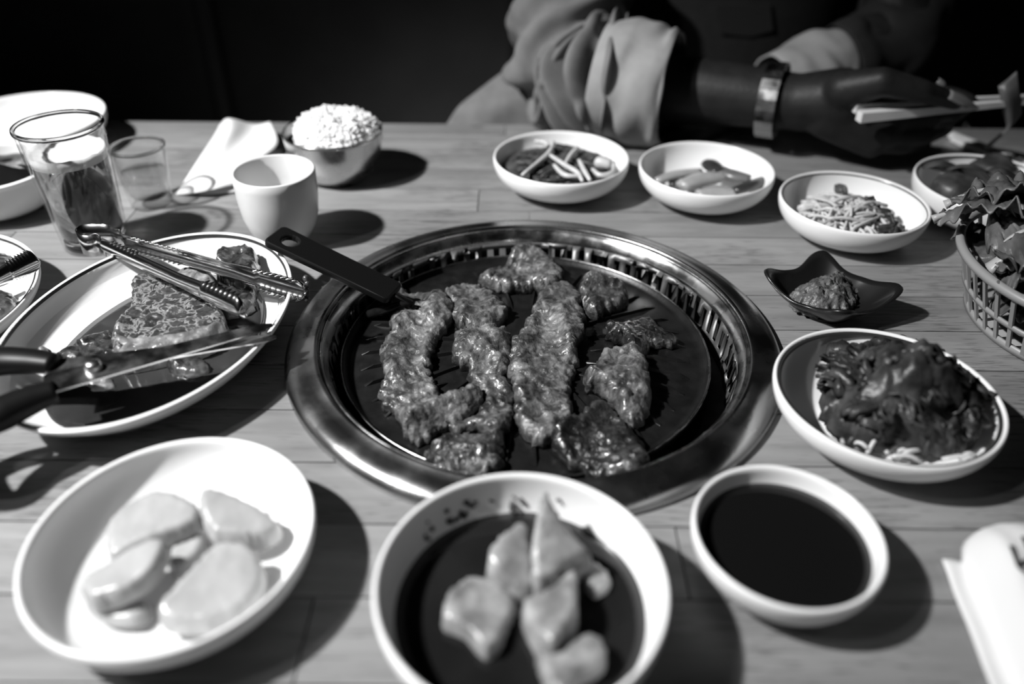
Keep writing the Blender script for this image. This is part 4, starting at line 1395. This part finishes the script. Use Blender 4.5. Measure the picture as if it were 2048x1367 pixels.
for pts, h_, th, m_, lab, sd_ in (
        ([(425, 505), (445, 488), (500, 486), (516, 505), (510, 530), (490, 545), (450, 540), (430, 525)], 0.032, 0.022, RAWDARK, 'dark square-cut raw chunk at the back of the oval platter', 81),
        ([(330, 535), (400, 528), (430, 545), (425, 570), (380, 575), (340, 560)], 0.026, 0.016, FAT, 'pale raw piece under the tongs in the oval platter', 82),
        ([(420, 560), (480, 560), (510, 575), (500, 610), (450, 620), (425, 600)], 0.018, 0.010, RAWDARK, 'dark raw piece at the right of the slab in the oval platter', 83),
        ([(105, 705), (130, 690), (180, 684), (225, 690), (230, 715), (190, 735), (140, 738), (112, 728)], 0.018, 0.009, RAWDARK, 'glistening raw shreds at the left of the slab', 84),
        ([(70, 692), (85, 684), (100, 690), (104, 706), (90, 714), (74, 708)], 0.020, 0.011, FAT, 'small pale knob of meat beside the scissor handle', 85),
        ([(150, 676), (185, 660), (222, 656), (225, 680), (190, 688), (160, 690)], 0.018, 0.009, RAWDARK, 'dark raw shreds behind the glistening ones', 86),
        ([(330, 700), (380, 700), (412, 715), (410, 735), (370, 742), (335, 730)], 0.016, 0.007, RAWDARK, 'dark raw piece under the scissor blades', 87),
        ([(170, 752), (195, 742), (220, 748), (225, 765), (200, 772), (178, 768)], 0.014, 0.006, FAT, 'small bright scrap below the scissor screw', 88)):
    mb = patch(px_poly(pts, h_), flat(0.0085), h_ - 0.0085 - 0.001, step=0.0018, edge=0.005, amp=0.0016, seed=sd_, lump=0.003, crumple=0.002)
    thing('meat_chunk', mb, m_, lab, 'meat', 'raw pieces in the oval platter')


# ------------------------------------------------------------------ tongs
def tong_arm(path, inward, w0, w1, teeth, parent, n=110):
    """A channel-shaped arm. teeth: list of (from, to, size) along the arm; both long edges are cut into teeth there."""
    pts = spline(path, n)
    vs, fs = [], []
    K = 8
    for i, p in enumerate(pts):
        u = i / (n - 1)
        t = (pts[min(i + 1, n - 1)] - pts[max(i - 1, 0)]).normalized()
        up_ = Vector((0, 0, 1)) - t * t.z
        up_.normalize()
        inn_ = t.cross(up_)
        if inn_.dot(inward) < 0: inn_ = -inn_
        wd = w0 + (w1 - w0) * max(0, (u - 0.60) / 0.25 if u < 0.85 else 1)
        if u > 0.965: wd *= math.sqrt(max(1 - ((u - .965) / .036) ** 2, 0.05))
        dep = 0.0035 + 0.002 * (u > 0.75)
        tooth = 0.0
        for a_, b_, s_ in teeth:
            if a_ <= u <= b_ and i % 3 == 0: tooth = s_
        for k in range(K + 1):
            q = k / K * 2 - 1
            z = wd / 2 * q
            x = dep * (q * q - 0.55)
            if abs(q) > 0.99: x += tooth
            vs.append(p + up_ * z + inn_ * x)
    for i in range(n - 1):
        for k in range(K):
            a_ = i * (K + 1) + k
            fs.append((a_, a_ + 1, a_ + K + 2, a_ + K + 1))
    return obj('arm', MB().add(vs, fs), TONGSTEEL, parent, mods=[('SOLIDIFY', dict(thickness=0.0008, offset=0))])


def make_tongs(label, a_start, a_end, b_start, b_end, loop, w0, w1):
    r = root('serving_tongs', loop[0], label, 'tongs')
    inA = (b_start + b_end - a_start - a_end)
    tong_arm([a_start, a_start.lerp(a_end, .33), a_start.lerp(a_end, .66), a_end], inA, w0, w1, [(0.06, 0.30, 0.0022), (0.76, 0.985, 0.0034)], r)
    tong_arm([b_start, b_start.lerp(b_end, .33), b_start.lerp(b_end, .66), b_end], -inA, w0, w1, [(0.08, 0.34, 0.0022), (0.76, 0.985, 0.0034)], r)
    pts = spline(loop, 60)
    vs, fs = [], []
    for p in pts:
        vs += [p + Vector((0, 0, -0.0095)), p + Vector((0, 0, 0.0095))]
    for i in range(59):
        fs.append((2 * i, 2 * i + 1, 2 * i + 3, 2 * i + 2))
    obj('spring_loop', MB().add(vs, fs), TONGSTEEL, r, mods=[('SOLIDIFY', dict(thickness=0.0009, offset=0))])
    return r


ht = 0.044
A0, A1 = P(206, 492, 0.038), P(486, 622, 0.047)
B0, B1_ = P(246, 480, 0.038), P(612, 580, 0.038)
loop = [A0, P(196, 488, 0.036), P(184, 492, 0.034), P(170, 491, 0.034), P(160, 485, 0.034), P(160, 476, 0.034), P(172, 470, 0.034), P(198, 469, 0.034), P(222, 470, 0.034), P(233, 477, 0.035), B0]
make_tongs('long steel serving tongs with toothed edges lying open across the oval platter', A0, A1, B0, B1_, loop, 0.0135, 0.0185)
scr = MB()
for k in range(5):
    p = P(612 + 3 * (k % 2), 556 + 9 * k, 0.044 - 0.003 * k)
    capsule(scr, p, P(614, 562 + 9 * k, 0.042 - 0.003 * k), 0.0026 - 0.0002 * k, 0.0022, 8, 3)
thing('meat_shred', scr, GRILLED2, 'shred of meat stuck to the tip of the long tongs', 'meat')

A0, A1 = P(-150, 628, 0.040), P(76, 520, 0.044)
B0, B1_ = P(-190, 560, 0.032), P(-20, 540, 0.034)
mid_ = (A0 + B0) / 2 + (A0 - A1).normalized() * 0.02
make_tongs('steel tongs lying on the left plate, only one toothed tip in view', A0, A1, B0, B1_, [A0, A0.lerp(mid_, .5) + (A0 - A1).normalized() * .012, mid_, B0.lerp(mid_, .5) + (A0 - A1).normalized() * .01, B0], 0.0125, 0.0175)

# ------------------------------------------------------------------ scissors
sx_ = root('kitchen_scissors', P(185, 730, 0.042), 'kitchen scissors with black plastic handles lying across the oval platter', 'scissors')
dist_h = 0.040


def blade(root_px, tip_px, w_root, w_tip, h0, h1, name, off):
    a_, b_ = P(*root_px, h0), P(*tip_px, h1)
    d = (b_ - a_); L = d.length; d.normalize()
    s = Vector((-d.y, d.x, 0)).normalized()
    u_ = d.cross(s)
    if u_.z < 0: u_ = -u_
    n = 24
    vs, fs = [], []
    for i in range(n + 1):
        q = i / n
        w_ = (w_root + (w_tip - w_root) * q) * (1 if q < 0.93 else math.sqrt(max(1 - ((q - .93) / .072) ** 2, .03)))
        for y, z in ((-0.5, -0.0006), (-0.5, 0.0004), (0.05, 0.0011), (0.5, 0.0011), (0.5, -0.0006)):
            vs.append(a_ + d * (L * q) + s * (w_ * y) + u_ * (z + off))
    for i in range(n):
        for k in range(5):
            k2 = (k + 1) % 5
            fs.append((i * 5 + k, i * 5 + k2, (i + 1) * 5 + k2, (i + 1) * 5 + k))
    fs += [(4, 3, 2, 1, 0), tuple(n * 5 + k for k in range(5))]
    return obj(name, MB().add(vs, fs), STEEL, sx_, smooth=False)


blade_a = blade((92, 772), (545, 652), 0.020, 0.0075, 0.043, 0.036, 'blade', 0.0008)
blade((92, 738), (552, 671), 0.020, 0.0070, 0.041, 0.034, 'blade', -0.0012)
pv = P(186, 731, 0.0455)
mb = lathe(MB(), [(0.0005, 0.0035), (0.003, 0.0033), (0.0046, 0.002), (0.0052, 0.0), (0.0052, -0.006)], pv, 24)
obj('pivot_screw', mb, STEEL, blade_a)
for hpts, rads in ((([(112, 727), (60, 722), (0, 722), (-60, 735), (-120, 745), (-150, 720), (-130, 690), (-70, 690), (-20, 700)]), [0.0075, 0.0095, 0.011, 0.010, 0.008, 0.008, 0.008, 0.008, 0.008]),
                   (([(112, 782), (60, 800), (0, 828), (-60, 860), (-110, 900), (-160, 900), (-170, 860), (-110, 830), (-50, 815)]), [0.0085, 0.0105, 0.012, 0.010, 0.008, 0.008, 0.008, 0.008, 0.008])):
    pp = spline([P(x, y, 0.041) for x, y in hpts], 50)
    rd = [np.interp(k / 49 * (len(rads) - 1), range(len(rads)), rads) for k in range(50)]
    obj('handle', tube(MB(), pp, rd, 14, flat=0.8), BLACKPL, sx_)


# ------------------------------------------------------------------ chopsticks
def stick(mb, a, b, w0, w1):
    """Square-cut disposable chopstick."""
    a, b = Vector(a), Vector(b)
    d = (b - a).normalized()
    s = d.cross(Vector((0, 0, 1))).normalized()
    u_ = s.cross(d)
    vs, fs = [], []
    n = 12
    for i in range(n + 1):
        q = i / n
        w_ = w0 + (w1 - w0) * q
        p = a.lerp(b, q)
        for y, z in ((-1, -1), (1, -1), (1, 1), (-1, 1)):
            vs.append(p + s * (w_ * y) + u_ * (w_ * z))
    for i in range(n):
        for k in range(4):
            k2 = (k + 1) % 4
            fs.append((i * 4 + k, i * 4 + k2, (i + 1) * 4 + k2, (i + 1) * 4 + k))
    fs += [(3, 2, 1, 0), tuple(n * 4 + k for k in range(4))]
    return mb.add(vs, fs)


HY = 0.80
thing('chopstick', stick(MB(), PY(1708, 215, HY - 0.015), PY(2075, 193, HY + 0.02), 0.0046, 0.0022), STICK, 'upper wooden chopstick held in the hand, its square end behind the other', 'chopstick', 'held chopsticks', smooth=False)
thing('chopstick', stick(MB(), PY(1718, 233, HY - 0.03), PY(2085, 200, HY + 0.005), 0.0050, 0.0022), STICK, 'lower wooden chopstick held in the hand, its square end nearest', 'chopstick', 'held chopsticks', smooth=False)
thing('chopstick', stick(MB(), P(1900, 268, 0.005), P(2160, 372, 0.005), 0.0030, 0.0042), STICK, 'wooden chopstick lying on the table under the hand, far side of its pair', 'chopstick', 'chopsticks on the table', smooth=False)
thing('chopstick', stick(MB(), P(1905, 276, 0.0045), P(2160, 392, 0.0045), 0.0030, 0.0042), STICK, 'wooden chopstick lying on the table, near side of its pair behind the basket', 'chopstick', 'chopsticks on the table', smooth=False)
g = [[PY(1996, 172, HY), PY(2012, 160, HY), PY(2034, 142, HY)], [PY(2000, 195, HY - .004), PY(2015, 188, HY - .008), PY(2040, 180, HY - .004)],
     [PY(2006, 230, HY), PY(2022, 225, HY - .006), PY(2045, 222, HY)], [PY(2012, 255, HY), PY(2022, 252, HY - .004), PY(2034, 240, HY)],
     [PY(1990, 275, HY), PY(1998, 275, HY - .002), PY(2008, 268, HY)], [PY(1968, 296, HY), PY(1972, 298, HY), PY(1980, 296, HY)]]
thing('cabbage_piece', sheet(g, 18), mat('cabbage', 0.09, rough=0.4, v2=0.14, scale=60, bump=0.3), 'limp leaf of cabbage hanging from the held chopsticks', 'cabbage', mods=[('SOLIDIFY', dict(thickness=0.0016))])

# ------------------------------------------------------------------ the person across the table
per = root('person', (0.30, 1.22, 0.45), 'person in a jacket with rolled cuffs, seated across the table, reaching with chopsticks', 'person')
body = MB()


def cap(a, b, ra, rb):
    capsule(body, a, b, ra, rb, 18, 6)


V = Vector
pel, chest, neck = V((0.30, 1.25, 0.57)), V((0.30, 1.20, 0.92)), V((0.30, 1.19, 1.12))
for dx in (-0.08, 0, 0.08):
    cap(pel + V((dx, 0, 0)), chest + V((dx * 1.1, 0, 0)), 0.095, 0.095)
cap(chest + V((-0.11, 0, 0.07)), chest + V((0.11, 0, 0.07)), 0.075, 0.075)
cap(chest, neck, 0.06, 0.05)
cap(neck, neck + V((0, -0.01, 0.06)), 0.05, 0.05)
head = neck + V((0, -0.015, 0.15))
cap(head + V((0, 0.012, 0.03)), head + V((0, -0.012, -0.04)), 0.088, 0.062)
cap(head + V((0, -0.085, -0.010)), head + V((0, -0.092, -0.026)), 0.010, 0.014)
for s in (-1, 1):
    cap(head + V((s * 0.088, 0.005, -0.005)), head + V((s * 0.088, 0.005, -0.03)), 0.012, 0.008)
for s in (-1, 1):                                    # thighs and shins under the table
    hip = pel + V((s * 0.09, -0.02, -0.01)); kn = V((0.30 + s * 0.11, 0.86, 0.52)); an = V((0.30 + s * 0.11, 0.92, 0.09))
    cap(hip, kn, 0.085, 0.058); cap(kn, an, 0.055, 0.038); cap(an + V((0, 0, -0.045)), an + V((0, -0.15, -0.055)), 0.036, 0.028)
# her right arm (left in the picture), its hand holding the chopsticks
sh_r, sh_l = V((0.115, 1.20, 1.0)), V((0.485, 1.20, 1.0))
el_r = PY(1135, 150, 0.955)
wr_r = PY(1600, 205, 0.835)
cap(sh_r, el_r, 0.050, 0.042)
cap(el_r, el_r.lerp(wr_r, 0.45), 0.042, 0.038)
cap(el_r.lerp(wr_r, 0.45), wr_r, 0.038, 0.029)
# her left arm, its forearm behind the right one
el_l, wr_l = PY(1800, 70, 1.02), PY(1480, 205, 0.93)
cap(sh_l, el_l, 0.050, 0.042)
cap(el_l, wr_l, 0.042, 0.028)
hl_ = wr_l + (wr_l - el_l).normalized() * 0.075 + V((0, -0.01, -0.01))
cap(wr_l, hl_, 0.026, 0.022)
for k, (dy, dz) in enumerate(((-0.03, 0.0), (-0.01, 0.006), (0.01, 0.004), (0.03, -0.004))):
    f0 = hl_ + V((0, dy, dz)); f1 = f0 + V((-0.035, -0.004, -0.006)); f2 = f1 + V((-0.02, 0, -0.016))
    cap(f0, f1, 0.009, 0.008); cap(f1, f2, 0.008, 0.0065)
cap(wr_l + V((-0.03, -0.015, 0.01)), wr_l + V((-0.065, -0.045, 0.012)), 0.011, 0.008)
# right hand
def hp(x, y, dy=0.0):
    return PY(x, y, HY + dy)
cap(wr_r, hp(1680, 200, 0.02), 0.030, 0.033)
kn = [hp(1795, 205, 0.015), hp(1790, 240, 0.0), hp(1772, 268, -0.004), hp(1742, 288, 0.0)]
cm = [hp(1665, 190, 0.025), hp(1660, 210, 0.02), hp(1655, 222, 0.015), hp(1650, 236, 0.015)]
for a_, b_ in zip(cm, kn):
    cap(a_, b_, 0.021, 0.0145)
cap(kn[0], kn[1], 0.014, 0.014); cap(kn[1], kn[2], 0.014, 0.013); cap(kn[2], kn[3], 0.013, 0.012)
fing = [  # proximal, middle and end joints of each finger
    [kn[0], hp(1862, 186, 0.02), hp(1905, 190, 0.012), hp(1938, 200, 0.004)],
    [kn[1], hp(1868, 232, 0.0), hp(1908, 228, 0.012), hp(1930, 216, 0.016)],
    [kn[2], hp(1850, 272, -0.004), hp(1890, 256, 0.018), hp(1882, 240, 0.038)],
    [kn[3], hp(1806, 294, -0.002), hp(1850, 284, 0.022), hp(1846, 266, 0.040)]]
for fpts, r0 in zip(fing, (0.0102, 0.0104, 0.0098, 0.0088)):
    for k in range(3):
        cap(fpts[k], fpts[k + 1], r0 * (1.12 - 0.13 * k), r0 * (1.0 - 0.13 * k))
thumb = [hp(1690, 180, 0.0), hp(1765, 163, -0.022), hp(1842, 182, -0.026), hp(1912, 203, -0.016)]
for k, (r0, r1) in enumerate(((0.020, 0.0145), (0.0140, 0.0118), (0.0115, 0.0085))):
    cap(thumb[k], thumb[k + 1], r0, r1)
cap(thumb[1], kn[0], 0.010, 0.011)
bo = obj('body', body, SKIN, per, mods=[('REMESH', dict(mode='VOXEL', voxel_size=0.0032, use_smooth_shade=True)), ('SMOOTH', dict(factor=0.5, iterations=5))], label='dark-skinned body with bare forearm and hand')
# nails
def nail(a, b, w_, name='nail'):
    a, b = Vector(a), Vector(b)
    d = b - a
    vs, fs = [], []
    s = d.cross(Vector((0, -0.8, 0.6))).normalized()
    u_ = s.cross(d).normalized()
    if u_.y > 0: u_ = -u_
    for i in range(9):
        q = i / 8
        ww = w_ * (0.75 + 0.25 * math.sin(PI * q)) * (1 if q < 0.6 else 1 - (q - 0.6) * 1.9)
        for j in range(5):
            v = j / 2 - 1
            vs.append(a + d * q + s * (ww * v) + u_ * (0.0022 * (1 - v * v) + 0.001 * math.sin(PI * q)))
    for i in range(8):
        for j in range(4):
            k = i * 5 + j
            fs.append((k, k + 1, k + 6, k + 5))
    obj(name, MB().add(vs, fs), NAIL, bo, mods=[('SOLIDIFY', dict(thickness=0.0006))], label='long glossy fingernail')


nail(hp(1898, 188, -0.028), hp(1955, 217, -0.020), 0.0062)
nail(hp(1925, 246, 0.0), hp(1938, 254, 0.002), 0.004)
nail(hp(1875, 160, 0.0), hp(1892, 176, 0.0), 0.004)
# hair and face
hb_ = MB()
capsule(hb_, head + V((0, 0.025, 0.045)), head + V((0, 0.045, -0.03)), 0.097, 0.085, 24, 8)
obj('hair', hb_, HAIR, per)
for s in (-1, 1):
    e_ = MB(); capsule(e_, head + V((s * 0.032, -0.082, 0.012)), head + V((s * 0.033, -0.082, 0.012)), 0.009, 0.009, 12, 5)
    obj('eye', e_, mat('eye', 0.4, rough=0.1), bo)
m_ = MB(); tube(m_, spline([head + V((-0.022, -0.071, -0.058)), head + V((0, -0.079, -0.057)), head + V((0.022, -0.071, -0.058))], 9), [0.002, .004, .005, .0055, .006, .0055, .005, .004, .002], 8)
obj('mouth', m_, mat('lips', 0.05, rough=0.4), bo)


def cloth_tube(path, radii, name, m, fold_amp, fold_f, seed, n=70, seg=56, twist=2.5, squash=1.0, label=None, thick=0.0018):
    pts = spline(path, n)
    rd = [np.interp(k / (n - 1) * (len(radii) - 1), range(len(radii)), radii) for k in range(n)]
    vs, fs = [], []
    prev = None
    for i, p in enumerate(pts):
        t = (pts[min(i + 1, n - 1)] - pts[max(i - 1, 0)]).normalized()
        ref = prev if prev is not None else V((0, 0, 1))
        nr = (ref - t * ref.dot(t)).normalized(); prev = nr
        bn = t.cross(nr)
        u = i / (n - 1)
        for j in range(seg):
            a = 2 * PI * j / seg
            wv = noise.noise(V((math.cos(a) * 1.1 + seed, math.sin(a) * 1.1, u * 3)))
            f = math.sin(fold_f * u * 2 * PI + twist * math.cos(a + seed) + 3.0 * wv)
            f = math.copysign(abs(f) ** 0.75, f)
            am = fold_amp * (0.5 + 0.8 * abs(noise.noise(V((math.cos(a) + seed * 2, math.sin(a), u * 2)))) * 2) * min(1, u * 8 + .2, (1 - u) * 10 + .25)
            r = rd[i] + am * f + 0.5 * fold_amp * wv
            vs.append(p + (nr * math.cos(a) * squash + bn * math.sin(a)) * r)
    for i in range(n - 1):
        for j in range(seg):
            k = (j + 1) % seg
            fs.append((i * seg + j, i * seg + k, (i + 1) * seg + k, (i + 1) * seg + j))
    return obj(name, MB().add(vs, fs), m, per, mods=[('SOLIDIFY', dict(thickness=thick))], label=label)


cu0, cu1 = PY(1205, 158, 0.905), PY(1345, 178, 0.875)
cloth_tube([sh_r + V((0.0, 0.02, 0.02)), sh_r.lerp(el_r, 0.5) + V((-0.01, 0, 0)), el_r + V((-0.005, 0.01, 0.02)), el_r.lerp(cu0, 0.45) + V((0, 0, -0.004)), cu0, cu0.lerp(cu1, 0.25)],
           [0.062, 0.062, 0.064, 0.056, 0.055, 0.054], 'jacket_sleeve', DENIM, 0.0150, 11.5, 1.7, n=190, seg=90, twist=3.6, label='mid-grey jacket sleeve, deeply creased')
cloth_tube([cu0 + V((0, 0, .002)), cu0.lerp(cu1, 0.4), cu0.lerp(cu1, 0.8), cu1], [0.062, 0.066, 0.064, 0.060], 'rolled_cuff', LINING, 0.003, 1.2, 4.1, n=30, label='pale turned-back cuff on the reaching arm', thick=0.004)
cloth_tube([sh_l + V((0, 0.02, 0.02)), sh_l.lerp(el_l, 0.5) + V((.01, 0, 0)), el_l + V((0.005, 0.01, 0)), el_l.lerp(wr_l, 0.42)], [0.060, 0.056, 0.050, 0.043], 'jacket_sleeve', DARKCLOTH, 0.006, 4.0, 6.3, label='jacket sleeve of the far arm, its shade put into the cloth colour')  # same jacket as the other sleeve; its shade is painted with dark cloth
cloth_tube([el_l.lerp(wr_l, 0.40), el_l.lerp(wr_l, 0.58), el_l.lerp(wr_l, 0.80)], [0.040, 0.045, 0.040], 'rolled_cuff', LINING, 0.003, 1.3, 2.2, n=26, label='pale cuff showing behind the bare forearm', thick=0.003)
# torso clothing
n, seg = 60, 60
vs, fs = [], []
for i in range(n):
    u = i / (n - 1)
    z = 0.47 + 0.61 * u
    wx = np.interp(u, [0, .25, .5, .8, .93, 1], [0.20, 0.195, 0.19, 0.205, 0.17, 0.075])
    wy = np.interp(u, [0, .25, .5, .8, .93, 1], [0.135, 0.13, 0.125, 0.12, 0.10, 0.07])
    for j in range(seg):
        a = 2 * PI * j / seg
        f = 1 + 0.03 * noise.noise(V((math.cos(a) * 2, math.sin(a) * 2, u * 5)))
        vs.append((0.30 + wx * f * math.cos(a), 1.225 - 0.03 * u + wy * f * math.sin(a), z))
for i in range(n - 1):
    for j in range(seg):
        k = (j + 1) % seg
        fs.append((i * seg + j, i * seg + k, (i + 1) * seg + k, (i + 1) * seg + j))
obj('shirt', MB().add(vs, fs), DARKCLOTH, per, mods=[('SOLIDIFY', dict(thickness=0.002))], label='dark shirt')
mb = MB()
q = [PY(x, y, 1.085) for x, y in ((1430, 8), (1540, 8), (1545, 60), (1500, 72), (1440, 66))]
mb.add([tuple(p) for p in q], [(0, 1, 2, 3, 4)])
obj('pocket', mb, mat('pocket_cloth', 0.014, rough=0.85), per, smooth=False, mods=[('SOLIDIFY', dict(thickness=0.004))], label='stitched dark pocket')
# jacket side hanging open beside the right arm, spread toward the table edge
g = [[PY(1085, 90, 1.02), PY(1130, 120, 1.0), PY(1180, 150, 0.99), PY(1220, 170, 1.0)],
     [PY(1010, 140, 1.0), PY(1060, 160, 0.985), PY(1120, 180, 0.975), PY(1200, 205, 0.98)],
     [PY(950, 185, 0.985), PY(1010, 200, 0.965), PY(1070, 212, 0.965), PY(1180, 222, 0.965)],
     [PY(915, 215, 0.97), PY(985, 222, 0.955), PY(1060, 230, 0.96), PY(1150, 238, 0.96)],
     [PY(885, 262, 0.965), PY(950, 265, 0.95), PY(1040, 265, 0.952), PY(1120, 265, 0.955)]]
obj('jacket_front', sheet(g, 30), DENIM, per, mods=[('SOLIDIFY', dict(thickness=0.003))], label='open front of the jacket spread beside the arm')
# bracelet
bt = PY(1545, 200, 0.85)
fd = (wr_r - el_r).normalized()
nr = (V((0, 0, 1)) - fd * fd.z).normalized(); bn = fd.cross(nr)
for k in range(22):
    a = 2 * PI * k / 22
    mb = MB()
    vs = []
    rb_ = 0.0375
    for da in (-0.135, 0.135):
        for rr2 in (rb_, rb_ + 0.0022):
            for l_ in (-0.0095, 0.0095):
                vs.append(bt + (nr * math.cos(a + da) + bn * math.sin(a + da)) * rr2 + fd * l_)
    mb.add(vs, [(0, 1, 3, 2), (4, 6, 7, 5), (0, 4, 5, 1), (2, 3, 7, 6), (0, 2, 6, 4), (1, 5, 7, 3)])
    if k == 0:
        brac = obj('bracelet', mb, STEEL, per, smooth=False, label='flat metal link bracelet')
    else:
        obj('link', mb, STEEL, brac, smooth=False)

for o in bpy.data.objects:
    if 'org' in o:
        del o['org']
